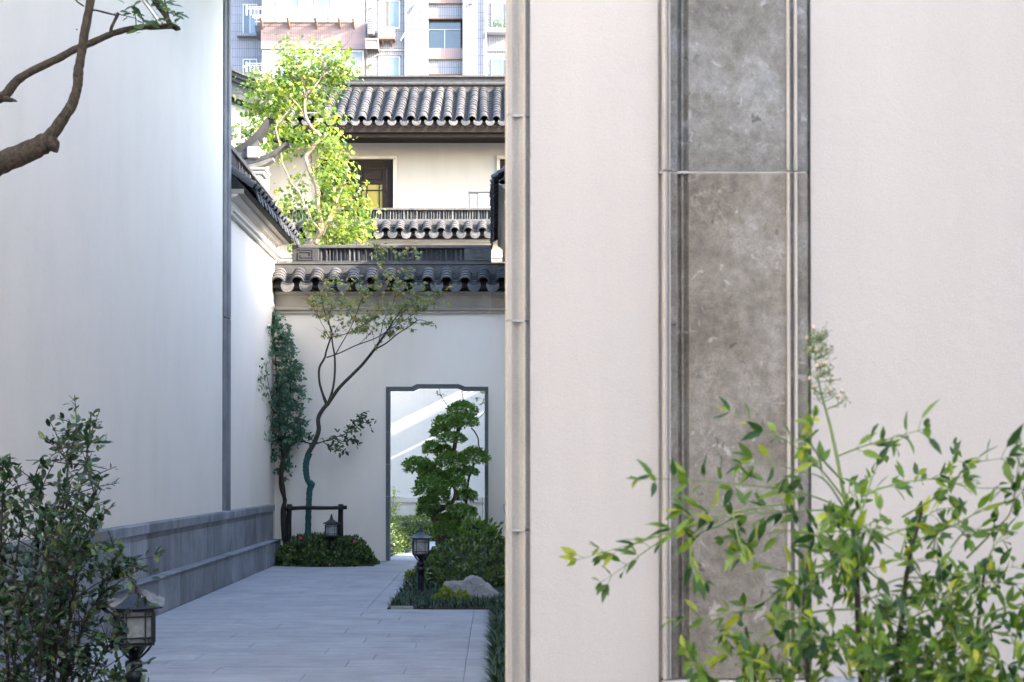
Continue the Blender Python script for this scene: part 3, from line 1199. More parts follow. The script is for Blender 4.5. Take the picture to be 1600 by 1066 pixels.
# ------------------------------------------------------------------ right garden wall
rw = thing('garden_wall', 'white garden wall at the right edge of the path, its tile ends seen in a steep row', 'wall', (XR, DB + 0.4, 0), -PI / 2)
RL = DB + 0.4 - 16.9
mb = MB()
mb.box(0.0, RL, 0, 0.42, 0, 4.78)
mb.build('wall_face', M['plaster_back'], rw)
cornice(rw, 0.0, RL, GZ0, GZ1, 0.10, M['frieze'], 1.2)
mb = MB()
mb.box(0.0, RL, -0.16, 0.3, GZ1 + 0.002, GZ1 + 0.06)
mb.build('eave_board', M['frieze'], rw)
coping(rw, RL, 0.0, gzc, 0.3, sl, 4, 0.09, 0.21, dict(MT, cover=M['clay'], drip=M['clay']), first=0.10, r=0.1)
mb = MB()
mb.prism([(-0.17, gzc - 0.05), (0.05, gzc + 0.2), (0.3, gzc + 0.2), (0.3, gzc - 0.04), (-0.12, gzc - 0.07)], 'x', 0.01, RL)
mb.build('roof_bed', M['clay_dark'], rw)
mb = MB()
mb.block(0.0, RL, 0.08, 0.52, gzc + 0.18, gzc + 0.32, 0.008)
mb.build('ridge_base', M['ridge_stone'], rw)
slat_ridge(rw, 0.0, RL, gzc + 0.322, 5.60, 0.30, 0.28, 0.066, MT, 9, frets=False)
plinth_x(rw, 0.62, RL)

# ------------------------------------------------------------------ near building on the right
nb = thing('plaster_wall', 'near white plaster wall filling the right half, edged with a moulded stone strip', 'wall', (0, DF, 0))
nx = lambda px: X(px, DF)
mb = MB()
mb.box(nx(828.5), nx(1029.5), 0.008, 0.34, 0, 6.2)
mb.box(nx(1269), 7.0, 0.008, 0.34, 0, 6.2)
mb.box(nx(1029.6), nx(1268.9), 0.03, 0.339, 0, 6.2)
mb.box(nx(801), nx(828.4), 0.03, 0.338, 0, 6.2)
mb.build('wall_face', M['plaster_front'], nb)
mb = MB()
mb.box(XR, 0.7, 9.1, 14.5, 0, 7.2)
mb.box(XR, 0.7, 0.345, 9.1, 0, 7.6)
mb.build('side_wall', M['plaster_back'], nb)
th = thing('house', 'tall unseen white house behind the near wall, shaped and placed to shade the left wall', 'house', (4.0, 9.0, 0))  # unseen house, its place and height set to shade the left wall
mb = MB()
mb.box(0, 0.4, -5.2, 7.27, 0, 12.2)
mb.box(0.401, 3.2, -5.2, -4.8, 0, 7.0)
mb.box(0.401, 3.2, 4.6, 5.0, 0, 7.0)
mb.build('wall', M['plaster_back'], th)  # wall of the unseen house that shades the left wall
mb = MB()
mb.prism([(0.402, 9.0), (0.402, 8.8), (3.5, 7.0), (3.5, 7.2)], 'y', -5.3, 5.1)
mb.build('roof', M['clay'], th)  # roof of the unseen house that shades the left wall
eprof = [(791, .335), (791, .006), (793, .0), (800, .0), (801, .006), (805, .013), (809, .013), (813, .009), (818, .003), (821, .001), (821.7, .022), (828, .022), (828.2, .028), (800, .028)]
eprof = eprof[:-1] + [(801, .0285), (801, .335)]
zj = [Z(p, DF) for p in (829 + 327, 829, 501, 180, -140, -460)]
zj = [0.0] + zj + [zj[-1] + (zj[-1] - zj[-2]) * (k + 1) for k in range(4)]
zj = sorted(z for z in zj if 0 <= z < 6.2)
for i in range(len(zj) - 1):
    mb = MB()
    mb.prism([(nx(a), b) for a, b in eprof], 'z', zj[i] + 0.0022, zj[i + 1] - 0.0022)
    mb.build('edge_stone', M['trim_stone'], nb)
for z in zj[1:-1]:
    mb = MB()
    mb.box(nx(792), nx(820), 0.003, 0.02, z - 0.0022, z + 0.0022)
    mb.build('joint_mortar', M['mortar_white'], nb)

pprof = [(1048.2, .029), (1048.2, -.002), (1058.5, -.002), (1060.5, .014), (1065, .015), (1066, .006), (1069, .006),
         (1070, .015), (1074.5, .014), (1077, .0), (1229.5, .0), (1229.5, .012), (1235, .012), (1235, .0), (1240.5, .0), (1240.5, .012), (1246.5, .012), (1246.5, .0), (1262, .0), (1262.5, .018), (1268, .018), (1268, .029)]
eprof2 = [(1030, .029), (1030, .018), (1035.3, .018), (1036, -.012), (1038, -.022), (1041, -.018), (1042, -.012), (1044, -.012), (1045, -.018), (1047, -.016), (1048, -.002), (1048, .029)]
bprofs = [[(1229.7, .0115), (1229.9, -.008), (1231, -.013), (1233.2, -.013), (1234.6, -.006), (1234.8, .0115)], [(1240.7, .0115), (1240.9, -.008), (1242, -.013), (1244.6, -.013), (1246.1, -.006), (1246.3, .0115)]]
pz = [Z(1062, DF), Z(269, DF), Z(-520, DF), Z(-1300, DF), 6.2]
pil = thing('stone_pilaster', 'grey limestone pilaster with moulded edges set in the near white wall', 'pilaster', (nx(1150), DF, 0))
px0 = nx(1150)
for i in range(len(pz) - 1):
    for nm, pf, mt in (('pilaster_stone', pprof, 'limestone'), ('edge_moulding', eprof2, 'trim_light'), ('bead', bprofs[0], 'trim_light'), ('bead', bprofs[1], 'trim_light')):
        mb = MB()
        mb.prism([(nx(a) - px0, b) for a, b in pf], 'z', pz[i] + 0.0025, pz[i + 1] - 0.0025)
        mb.build(nm, M[mt if i == 0 or mt != 'limestone' else 'limestone_grey'], pil)
for z in pz[1:-1]:
    mb = MB()
    mb.box(nx(1031) - px0, nx(1261) - px0, 0.0015, 0.025, z - 0.0025, z + 0.0025)
    mb.build('joint_mortar', M['mortar_white'], pil)
mb = MB()
z = pz[0]
mb.block(nx(1034) - px0, nx(1276) - px0, -0.032, 0.028, z - 0.028, z - 0.001, 0.006)
mb.block(nx(1030) - px0, nx(1280) - px0, -0.040, 0.028, z - 0.30, z - 0.029, 0.006)
mb.block(nx(1024) - px0, nx(1286) - px0, -0.055, 0.028, 0, z - 0.302, 0.006)
mb.build('pilaster_base', M['trim_stone'], pil)
# low stone plinth at the foot of the near wall, right of the pilaster
mb = MB()
b = nx(1288)
while b < 6.5:
    mb = MB()
    mb.block(b, b + 0.796, -0.05, 0.006, 0, 0.84, 0.006)
    mb.build('plinth_stone', M['granite'], nb)
    b += 0.8
# unseen walls added behind the viewer to block sun and sky light
cb = thing('plaster_wall', 'unseen white wall behind the viewer on the right, added to block the sun', 'wall', (5.2, -3.0, 0))
mb = MB()
mb.box(0, 0.4, -3.0, 6.395, 0, 6.8)
mb.build('wall_face', M['plaster_back'], cb)  # unseen, added to block the sun
mb = MB()
mb.block(-0.12, 0.52, -3.0, 6.39, 6.802, 6.92, 0.01)
mb.build('ridge_cap', M['ridge_stone'], cb)  # cap of the unseen wall that blocks the sun
cb = thing('plaster_wall', 'unseen white wall behind the viewer, added to cut the sky light', 'wall', (0, -5.0, 0))
mb = MB()
mb.box(XL + 0.005, 5.19, -0.4, 0, 0, 8.5)
mb.build('wall_face', M['plaster_back'], cb)  # unseen, added to cut the sky light
mb = MB()
mb.block(XL + 0.005, 5.19, -0.5, 0.12, 8.502, 8.62, 0.01)
mb.build('ridge_cap', M['ridge_stone'], cb)  # cap of the unseen wall that cuts the sky light
# unseen slatted screen right of the back court, added to throw sun bands
gl = thing('sun_band_screen', 'unseen slatted screen on the right of the back court, added to throw sun bands', 'sun_band_screen', (2.2, 25.0, 0))
mb = MB()
mb.box(0, 0.12, -3.3, 3.55, 0, 3.70)
mb.box(0, 0.12, -3.3, 3.55, 3.84, 4.20)
mb.box(0, 0.12, -3.3, 3.55, 4.50, 4.76)
for k in range(16):
    zz_ = 3.715 + k * 0.066
    if not 3.835 < zz_ + .01 < 4.20:
        mb.box(0.05, 0.062, -3.3, 3.55, zz_, zz_ + 0.036)
mb.build('sun_band_slats', M['wood_dark'], gl)
for k in range(4):
    mb = MB()
    yy = -3.2 + k * 2.2
    mb.box(0.125, 0.30, yy, yy + 0.16, 0, 5.0)
    mb.build('post', M['wood_dark'], gl)
mb = MB()
mb.prism([(-0.3, 5.0), (0.2, 5.2), (0.7, 5.0), (0.7, 5.1), (0.2, 5.32), (-0.3, 5.1)][::-1], 'y', -3.3, 3.55)
mb.build('roof', M['clay'], gl)  # top of the unseen sun band screen

# ------------------------------------------------------------------ second garden wall
w2 = thing('garden_wall', 'farther white garden wall with a light tiled coping, seen above and through the doorway', 'wall', (0, DW2, 0))
mb = MB()
mb.box(-7.0, 1.6, 0, 0.42, 0, 5.98)
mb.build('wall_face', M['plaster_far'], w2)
c0, c1 = Z(409, DW2), Z(375.5, DW2)
cornice(w2, -7.0, 1.6, c0, c1, 0.10, M['frieze'], 0.9)
mb = MB()
mb.box(-7.0, 1.6, -0.2, 0.4, c1 + 0.002, c1 + 0.22)
mb.build('eave_board', M['wood_dark'], w2)
ov2 = 0.34
zc2 = Z(362, DW2 - ov2)
coping(w2, 8.4, -6.9, zc2, 0.3, sl, 4, 0.085, ov2, MT, first=0.07, r=0.1)
mb = MB()
mb.prism([(-ov2 + 0.04, zc2 - 0.05), (-0.06, zc2 + 0.18), (0.4, zc2 + 0.18), (0.4, zc2 - 0.04), (-ov2 + 0.1, zc2 - 0.07)], 'x', -6.99, 1.6)
mb.build('roof_bed', M['clay_dark'], w2)
zb0 = Z(353, DW2)
zb1 = Z(345.5, DW2)
mb = MB()
mb.block(-7.0, 1.6, -0.05, 0.46, zb0 - 0.10, zb1, 0.008)
mb.build('ridge_base', M['ridge_stone'], w2)
slat_ridge(w2, -5.2, 1.2, zb1 + 0.002, Z(325, DW2), 0.17, 0.34, 0.060, MT, 15, tilt=0.02, frets=False)
# plinth seen through the doorway
b = -3.0
while b < 1.2:
    mb = MB()
    mb.block(b + 0.003, b + 0.917, -0.06, -0.002, 0, 0.66, 0.005)
    mb.block(b + 0.003, b + 0.917, -0.055, -0.002, 0.664, 0.70, 0.004)
    mb.block(b + 0.003, b + 0.917, -0.08, -0.002, 0.704, 0.82, 0.008)
    mb.build('plinth_stone', M['frieze'], w2)
    b += 0.92

# ------------------------------------------------------------------ house
hs = thing('house', 'cream two storey house under a dark tiled roof, above the garden walls', 'house', (0, DH, 0))
DE = 31.2           # eave line
hx0, hx1 = X(398, DH), 3.2
mb = MB()
wx0, wx1, wz1, wz0 = X(500, DH), X(614, DH), Z(249, DH), Z(352, DH)      # first window opening
vx0, vx1 = X(781, DH), X(850, DH)
ztop = Z(205, DH)
mb.box(hx0, wx0, 0, 0.3, 0, ztop)
mb.box(wx1, vx0, 0, 0.3, 0, ztop)
mb.box(vx1, hx1, 0, 0.3, 0, ztop)
for a, b in ((wx0, wx1), (vx0, vx1)):
    mb.box(a, b, 0, 0.3, wz1, ztop)
    mb.box(a, b, 0, 0.3, 0, wz0)
mb.box(hx0, hx1, 3.8, 4.1, 0, ztop)
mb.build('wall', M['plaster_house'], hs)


def house_window(x0, x1, z0, z1):
    fr = MB()
    wd = 0.075
    fr.block(x0 - wd, x0, -0.05, 0.12, z0, z1, 0.008)
    fr.block(x1, x1 + wd, -0.05, 0.12, z0, z1, 0.008)
    fr.block(x0 - wd, x1 + wd, -0.055, 0.12, z1 + 0.001, z1 + wd, 0.008)
    f = fr.build('window', M['frieze'], hs)
    m = MB()
    # dark wooden casing of several steps
    k = 0
    for (o, d) in ((0.0, 0.03), (0.05, 0.055), (0.10, 0.08)):
        m.box(x0 + o, x0 + o + 0.049, d, 0.14, z0, z1 - o)
        m.box(x1 - o - 0.049, x1 - o, d, 0.14, z0, z1 - o)
        m.box(x0 + o + 0.049, x1 - o - 0.049, d, 0.14, z1 - o - 0.049, z1 - o)
    xi0, xi1 = x0 + 0.15, x1 - 0.15
    xm = [xi0, (xi0 + xi1) / 2, xi1]
    zs_ = [z0, z1 - 0.52, z1 - 0.16]
    m.build('casing', M['wood_dark'], f)
    for i in range(2):
        a, b = xm[i] + 0.004, xm[i + 1] - 0.004
        lf = MB()
        zt_ = z1 - 0.152
        lf.block(a, a + 0.10, 0.085, 0.135, z0, zt_, 0.006)
        lf.block(b - 0.10, b, 0.085, 0.135, z0, zt_, 0.006)
        lf.block(a + 0.10, b - 0.10, 0.087, 0.133, zt_ - 0.07, zt_, 0.006)
        lf.block(a + 0.10, b - 0.10, 0.087, 0.133, zt_ - 0.40, zt_ - 0.32, 0.006)
        lf.block(a + 0.13, b - 0.13, 0.092, 0.13, zt_ - 0.29, zt_ - 0.10, 0.012)
        lf.box(a + 0.10, b - 0.10, 0.11, 0.131, zt_ - 0.32, zt_ - 0.07)
        wi = (b - a - 0.2)
        for q in (0.25, 0.85):
            lf.box(a + 0.10 + wi * q - 0.012, a + 0.10 + wi * q + 0.012, 0.10, 0.126, z0, zt_ - 0.401)
        lf.box(a + 0.10, b - 0.10, 0.101, 0.125, zt_ - 0.55, zt_ - 0.525)
        lf.build('casement', M['wood_dark'], f)
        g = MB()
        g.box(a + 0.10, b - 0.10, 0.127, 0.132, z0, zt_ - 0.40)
        g.build('pane', M['glass_green_reflection'], f)


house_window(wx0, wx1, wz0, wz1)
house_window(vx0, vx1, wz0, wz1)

# upper roof
rs_ = math.atan2(1.24, 2.15)
rl = math.hypot(1.24, 2.15)
zce = Z(188, DE)
ye = DE - DH
x0r, x1r = X(405, DE), 3.2


def roof_row(seed):
    return ring_tile(13, rl / 13, 0.105, rs_, seg=10, wob=0.007, seed=seed, taper=0.016, thick=0.016, curve=0.0)


rows = [roof_row(k).mesh('tile_row', M['clay_roof']) for k in range(4)]
panr = pan_tile(17, rl / 17, 0.17, rs_).mesh('pan_row', M['clay_dark'])
dm = drip_tile(0.185, 0.10).mesh('drip_tile', M['clay_light'])
xx = X(545, DE)
while xx > x0r:
    xx -= 0.2695
i = 0
rr = random.Random(3)
while xx < x1r:
    put('tile_row', rows[rr.randrange(4)], hs, loc=(xx, ye, zce), rot=(0, rr.uniform(-.03, .03), rr.uniform(-.012, .012)))
    put('pan_row', panr, hs, loc=(xx + 0.135, ye - 0.01, zce - 0.012))
    put('drip_tile', dm, hs, loc=(xx + 0.135, ye - 0.035, zce - 0.006), rot=(rr.uniform(-.04, .04), rr.uniform(-.04, .04), 0))
    xx += 0.2695
mb = MB()
mb.prism([(ye + 0.05, zce - 0.03), (ye + 2.2, zce + 1.21), (ye + 2.2, zce + 1.1), (ye + 0.09, zce - 0.11)], 'x', x0r, x1r)
mb.prism([(ye + 4.6, zce - 0.03), (ye + 2.21, zce + 1.21), (ye + 2.21, zce + 1.1), (ye + 4.6, zce - 0.11)], 'x', x0r, x1r)
mb.build('roof_bed', M['clay_dark'], hs)
# boards under the eave
mb = MB()
za, zb_ = Z(193, DE + 0.05), Z(207, DE + 0.05)
mb.block(x0r, x1r, ye + 0.05, ye + 0.10, zb_, za, 0.006)
mb.box(x0r, x1r, ye + 0.101, -0.002, zb_ + 0.03, zb_ + 0.06)
mb.build('fascia', M['wood_dark'], hs)
mb = MB()
mb.block(x0r, x1r, ye + 0.14, ye + 0.30, Z(215, DE + 0.14), zb_ + 0.028, 0.01)
mb.build('eave_beam', M['wood_dark'], hs)
# ridge
DRG = DE + 2.17
zr = [Z(p, DRG) for p in (141, 136.5, 135.5, 130.5, 129, 122, 120)]
yr = DRG - DH
mb = MB()
mb.box(x0r, x1r, yr - 0.06, yr + 0.30, zr[0] - 0.12, zr[1])
mb.build('ridge_base', M['ridge_stone'], hs)
mb = MB()
mb.prism([(yr - 0.08, zr[1] + 0.002), (yr - 0.14, zr[2] + 0.01), (yr - 0.15, (zr[2] + zr[3]) / 2), (yr - 0.12, zr[3]), (yr + 0.3, zr[3]), (yr + 0.3, zr[1] + 0.002)][::-1], 'x', x0r, x1r)
mb.build('ridge_moulding', M['clay_light'], hs)
mb = MB()
mb.box(x0r, x1r, yr + 0.0, yr + 0.2, zr[3] + 0.002, zr[5])
mb.build('ridge_wall', M['clay_dark'], hs)
mb = MB()
mb.block(x0r, x1r, yr - 0.06, yr + 0.26, zr[5] + 0.002, zr[6] + 0.02, 0.01)
mb.build('ridge_cap', M['ridge_stone'], hs)

# side wing to the left, only its gable corner shows
DS = 30.2
sw = thing('house', 'side wing at the left with a sloping dark verge over a white gable', 'house', (X(340, DS), DS, 0))
ox = X(340, DS)
g = lambda px, py: (X(px, DS) - ox, Z(py, DS))
mb = MB()
a, b = g(300, 118), g(402, 178)
mb.add([(a[0], 0, 0), (b[0], 0, 0), (b[0], 0, b[1]), (a[0], 0, a[1]), (a[0], 1.5, 0), (b[0], 1.5, 0), (b[0], 1.5, b[1]), (a[0], 1.5, a[1])],
       [(0, 1, 2, 3), (5, 4, 7, 6), (1, 5, 6, 2), (4, 0, 3, 7), (3, 2, 6, 7)])
mb.build('wall', M['plaster_house'], sw)


def verge(name, top0, top1, th0, th1, y0, y1, mat):
    mb = MB()
    p0, p1 = g(*top0), g(*top1)
    q0, q1 = g(top0[0], top0[1] + th0), g(top1[0], top1[1] + th1)
    n = 6
    vs = []
    for k in range(n + 1):
        t = k / n
        sag = -0.05 * math.sin(PI * t)
        for (pa, pb) in ((p0, p1), (q0, q1)):
            xx_ = pa[0] + (pb[0] - pa[0]) * t
            zz_ = pa[1] + (pb[1] - pa[1]) * t + sag
            vs.append((xx_, y0, zz_))
            vs.append((xx_, y1, zz_))
    fs = []
    for k in range(n):
        o = k * 4
        e = o + 4
        fs += [(o, o + 2, e + 2, e), (o + 1, e + 1, e + 3, o + 3), (o, e, e + 1, o + 1), (o + 2, o + 3, e + 3, e + 2)]
    fs += [(0, 1, 3, 2), (n * 4, n * 4 + 2, n * 4 + 3, n * 4 + 1)]
    mb.add(vs, fs)
    mb.build(name, mat, sw)


verge('verge_tile', (335, 97), (410, 130), 4, 4, -0.42, 1.5, M['clay_light'])
verge('verge_tile', (335, 101.3), (410, 134.3), 7, 6, -0.36, 1.5, M['clay'])
verge('verge_tile', (335, 108.6), (410, 140.6), 7, 6, -0.30, 1.5, M['clay_dark'])
verge('verge_board', (335, 116), (410, 147), 24, 22, -0.2, 1.49, M['clay'])
verge('verge_board', (335, 140.5), (410, 169.3), 6, 6, -0.1, 1.48, M['wood_dark'])
mb = MB()
x0_, z0_ = g(352, 212)
x1_, z1_ = g(370, 194)
mb.block(x0_, x1_, -0.05, -0.002, z0_, z1_, 0.01)
f = mb.build('window', M['frieze'], sw)
mb = MB()
mb.box(x0_ + 0.06, x1_ - 0.06, -0.056, -0.0505, z0_ + 0.06, z1_ - 0.05)
mb.build('pane', M['glass_dark'], f)

# white gable wall end with two upturned tiled ridges
GG = 23.6
ge = thing('gable_wall', 'white gable wall end with two upturned tiled ridge horns, left of the bright tree', 'gable', (X(385, GG), GG, 0))
go = Vector((X(385, GG), GG, 0))


def horn(pts, mat, name, d, th):
    """swept curved ridge: polyline top edge in the photograph plane, thickness d in depth"""
    q = smooth_path(pts, 5)
    mb = MB()
    vs = []
    for a in q:
        t = P(a[0], a[1], GG) - go
        b = P(a[0] + a[3], a[1] + a[2], GG) - go
        vs += [(t.x, -d / 2, t.z), (t.x, d / 2, t.z), (b.x, d / 2 * 0.8, b.z), (b.x, -d / 2 * 0.8, b.z)]
    n = len(q)
    fs = []
    for k in range(n - 1):
        o = 4 * k
        e = o + 4
        for m_ in range(4):
            m2 = (m_ + 1) % 4
            fs.append((o + m_, o + m2, e + m2, e + m_))
    fs += [(0, 3, 2, 1), (4 * n - 4, 4 * n - 3, 4 * n - 2, 4 * n - 1)]
    mb.add(vs, fs, False)
    return mb.build(name, mat, ge)


horn([(364, 236, 10, 2), (382, 227, 10, 3), (398, 214, 10, 4), (406, 205, 8, 4), (411, 198, 7, 5), (416, 190, 6, 5), (421, 187, 4, 2), (430, 190, 2, 0)], M['clay_horn_shade'], 'ridge_horn', 0.30, 8)
horn([(366, 244.5, 11, 2), (384, 236, 12, 3), (396, 228, 11, 3), (404, 218.5, 9, 2)], M['clay_dark'], 'ridge_moulding', 0.24, 8)
horn([(360, 255, 8, 1), (388, 251, 7.5, 1), (410, 246, 7, 1), (426, 240, 6, 1), (436, 233, 5, 1), (444, 227, 4.5, 1), (450, 225, 4.5, 0), (454, 228, 3, 0)], M['clay_dark'], 'ridge_horn', 0.24, 8)
horn([(362, 264, 6, 0), (392, 259.5, 6, 0), (412, 254, 6, 0), (428, 248, 4, 0)], M['clay_light'], 'ridge_moulding', 0.26, 8)
mb = MB()
for (x0_, x1_, ya, yb, d) in ((388, 408, 232, 250, 0.16), (380, 419, 265, 270, 0.20), (384, 416, 270.2, 276, 0.18), (392, 410, 276.2, 283, 0.15), (355, 404, 270.2, 330, 0.14)):
    a = P(x0_, yb, GG) - go
    b = P(x1_, ya, GG) - go
    mb.block(a.x, b.x, -d, d + 0.1, a.z, b.z, 0.02)
a = P(355, 330, GG) - go
mb.box(a.x, P(402, 330, GG).x - go.x, -0.12, 0.2, 0, a.z - 0.002)
mb.build('plaster_wall_end', M['plaster_house'], ge)

# air conditioners on the terrace behind the second wall
DAC = 30.4
ac = thing('air_conditioner', 'large white air conditioner box on the terrace, beside the dark row of tile ends', 'air conditioner', (X(752, DAC), DAC, 6.66))
bx = (X(772, DAC) - X(733, DAC)) / 2
hh = Z(300, DAC) - 6.66
mb = MB()
mb.block(-bx, bx, 0, 0.34, 0.0, hh, 0.012)
mb.build('case', M['white_plastic'], ac)
mb = MB()
mb.block(-bx + 0.02, -bx * 0.35, -0.006, 0.0, 0.03, hh - 0.05, 0.003)
mb.block(-bx * 0.30, bx - 0.02, -0.008, 0.0, 0.03, hh - 0.03, 0.003)
mb.build('front_panel', M['white_plastic'], ac)
mb = MB()
for (a, b, c_, d) in ((-bx * .36, -bx * .29, .01, hh - .02), (-bx + .02, bx - .02, hh - .035, hh - .008), (bx * .86, bx * .88, .05, hh - .06)):
    mb.box(a, b, -0.0095, -0.0005, c_, d)
mb.build('panel_gap', M['dark_slot'], ac)
mb = MB()
mb.block(-bx - 0.012, bx + 0.012, -0.015, 0.35, hh + 0.001, hh + 0.02, 0.004)
mb.build('lid', M['white_plastic'], ac)
ac2 = thing('air_conditioner', 'small pale air conditioner half hidden by the ridge, left of the larger box', 'air conditioner', (X(725, DAC), DAC, 6.66))
bx = (X(732, DAC) - X(718, DAC)) / 2
hh = Z(314, DAC) - 6.66
mb = MB()
mb.block(-bx, bx, 0, 0.3, 0, hh, 0.012)
mb.build('case', M['white_plastic'], ac2)
mb = MB()
mb.block(bx * 0.2, bx * 0.75, -0.006, 0, hh * 0.55, hh * 0.8, 0.002)
mb.build('badge', M['glass_blue'], ac2)
mb = MB()
mb.block(-bx - 0.12, -bx - 0.08, 0.05, 0.09, 0, hh * 0.9, 0.004)
mb.build('pipe', M['white_plastic'], ac2)
terr = MB()
terr.box(-4.5, 3.0, DW2 + 0.5, DH - 0.005, 6.41, 6.657)
tag(terr.build('terrace_slab', M['clay']), 'flat terrace slab between the farther garden wall and the house', 'terrace')

# ------------------------------------------------------------------ apartment block
ap = thing('apartment_building', 'pale tiled apartment block with pink bays and stair windows, farthest back', 'building', (0, DA, 0))
ax = lambda px: X(px, DA)
az = lambda py: Z(py, DA)
TOP = az(-260)
BOT = 0.0
mb = MB()
mb.box(ax(250), ax(407.5), 1.5, 2.0, BOT, TOP)
mb.box(ax(633.5), ax(669), -0.3, 1.0, BOT, TOP + 0.2)
mb.box(ax(723), ax(760), -0.3, 1.0, BOT, TOP + 0.2)
mb.build('wall', M['tile_shaded'], ap)
mb = MB()
mb.box(ax(571.5), ax(633.4), 0.0, 1.0, BOT, TOP + 0.1)
mb.build('wall', M['tile_white'], ap)
mb = MB()
mb.box(ax(760.1), ax(900), 0.0, 1.0, BOT, TOP + 0.1)
mb.build('wall', M['tile_grey'], ap)
mb = MB()
mb.box(ax(408), ax(571), 0.05, 2.0, BOT, az(-262))
mb.build('bay_core', M['curtain_tan'], ap)
mb = MB()
mb.box(ax(250), ax(900), 2.1, 10.0, BOT, TOP)
mb.build('rear_block', M['tile_white'], ap)


def window(x0, x1, y0, y1, n, yb, panes, fr=0.06, frame=M['white_metal'], split=None):
    """sliding window: frame with n lights; yb = face it sits on (local)"""
    a, b, zt_, zb__ = ax(x0), ax(x1), az(y0), az(y1)
    m = MB()
    d0, d1 = yb - 0.05, yb - 0.003
    m.box(a, a + fr, d0, d1, zb__, zt_)
    m.box(b - fr, b, d0, d1, zb__, zt_)
    m.box(a + fr, b - fr, d0, d1, zt_ - fr, zt_)
    m.box(a + fr, b - fr, d0, d1, zb__, zb__ + fr)
    w_ = (b - a - 2 * fr)
    cuts = split or [k / n for k in range(1, n)]
    for c_ in cuts:
        m.box(a + fr + w_ * c_ - fr * .4, a + fr + w_ * c_ + fr * .4, d0 + 0.005, d1, zb__ + fr, zt_ - fr)
    f = m.build('window', frame, ap)
    e = [0] + list(cuts) + [1]
    for k in range(len(e) - 1):
        m = MB()
        m.box(a + fr + w_ * e[k] + 0.002, a + fr + w_ * e[k + 1] - 0.002, d0 + 0.03, d1 - 0.004, zb__ + fr * .9, zt_ - fr * .9)
        m.build('pane', M[panes[k % len(panes)]], f)
    return f


FL = 87.5
for k in (-2, -1, 0, 1, 2):
    o = k * FL
    # left recess windows
    window(370, 393.5, -8 + o, 41 + o, 2, 1.5, ['glass_dark', 'glass_blue'] if k == 0 else ['glass_dark'])
    mb = MB()
    mb.block(ax(362), ax(396), 1.1, 1.497, az(46 + o), az(41.5 + o), 0.02)
    mb.build('window_sill', M['tile_grey'], ap)
    # pink parapet of the bay and its glazing
    mb = MB()
    mb.box(ax(407), ax(571.2), -0.12, 0.048, az(78 + o), az(36 + o))
    mb.build('bay_parapet', M['tile_pink'], ap)
    pn = ['curtain_tan', 'curtain', 'glass_blue', 'curtain_tan', 'glass_blue', 'curtain_tan', 'curtain'] if k % 2 == 0 else ['curtain', 'curtain', 'glass_blue', 'curtain', 'glass_blue', 'curtain']
    window(408.5, 568, -9 + o, 35.5 + o, 7, 0.04, pn, 0.09, split=[.13, .27, .36, .52, .68, .83] if k % 2 == 0 else [.14, .27, .44, .60, .76])
    # window beside the bay
    window(591, 624.5, 1 + o, 45.5 + o, 2, 0.0, ['curtain_tan', 'glass_blue'] if k == 0 else ['curtain', 'glass_blue'])
    mb = MB()
    mb.block(ax(589.5), ax(626), -0.10, -0.002, az(1 + o), az(-0.5 + o), 0.01)
    mb.build('window_lintel', M['rust'], ap)
    # stair hall: recessed panels
    mb = MB()
    mb.box(ax(669.2), ax(722.8), 0.20, 1.0, az(92 + o), az(73.5 + o))
    mb.build('spandrel', M['tile_pink'], ap)
    mb = MB()
    mb.box(ax(669.2), ax(722.8), 0.26, 1.0, az(26.5 + o), az(4.5 + o))
    mb.build('spandrel', M['tile_grey'], ap)
    mb = MB()
    mb.block(ax(669.3), ax(722.7), 0.10, 0.25, az(4.3 + o), az(3 + o), 0.01)
    mb.block(ax(669.3), ax(720), 0.16, 0.4, az(27.8 + o), az(26.7 + o), 0.01)
    mb.build('ledge', M['rust'], ap)
    a, b = ax(669.3), ax(719)
    f = MB()
    f.box(a, b, 0.44, 0.48, az(43), az(42)) if k == 0 else f.box(a, b, 0.44, 0.48, az(43 + o), az(42 + o))
    f.box((a + b) / 2 - 0.02, (a + b) / 2 + 0.02, 0.44, 0.48, az(73 + o), az(43.1 + o))
    f = f.build('stair_window', M['white_metal'], ap)
    for (p, q, r_, s_) in ((a, b, 28, 42), (a, (a + b) / 2 - 0.02, 43.1, 73.2), ((a + b) / 2 + 0.02, b, 43.1, 73.2)):
        m = MB()
        m.box(p, q, 0.50, 0.52, az(s_ + o), az(r_ + o))
        m.build('pane', M['glass_dark'], f)
    # far right windows
    window(767.5, 800, 4.5 + o, 50 + o, 2, 0.0, ['glass_blue', 'glass_dark'], split=[.55])
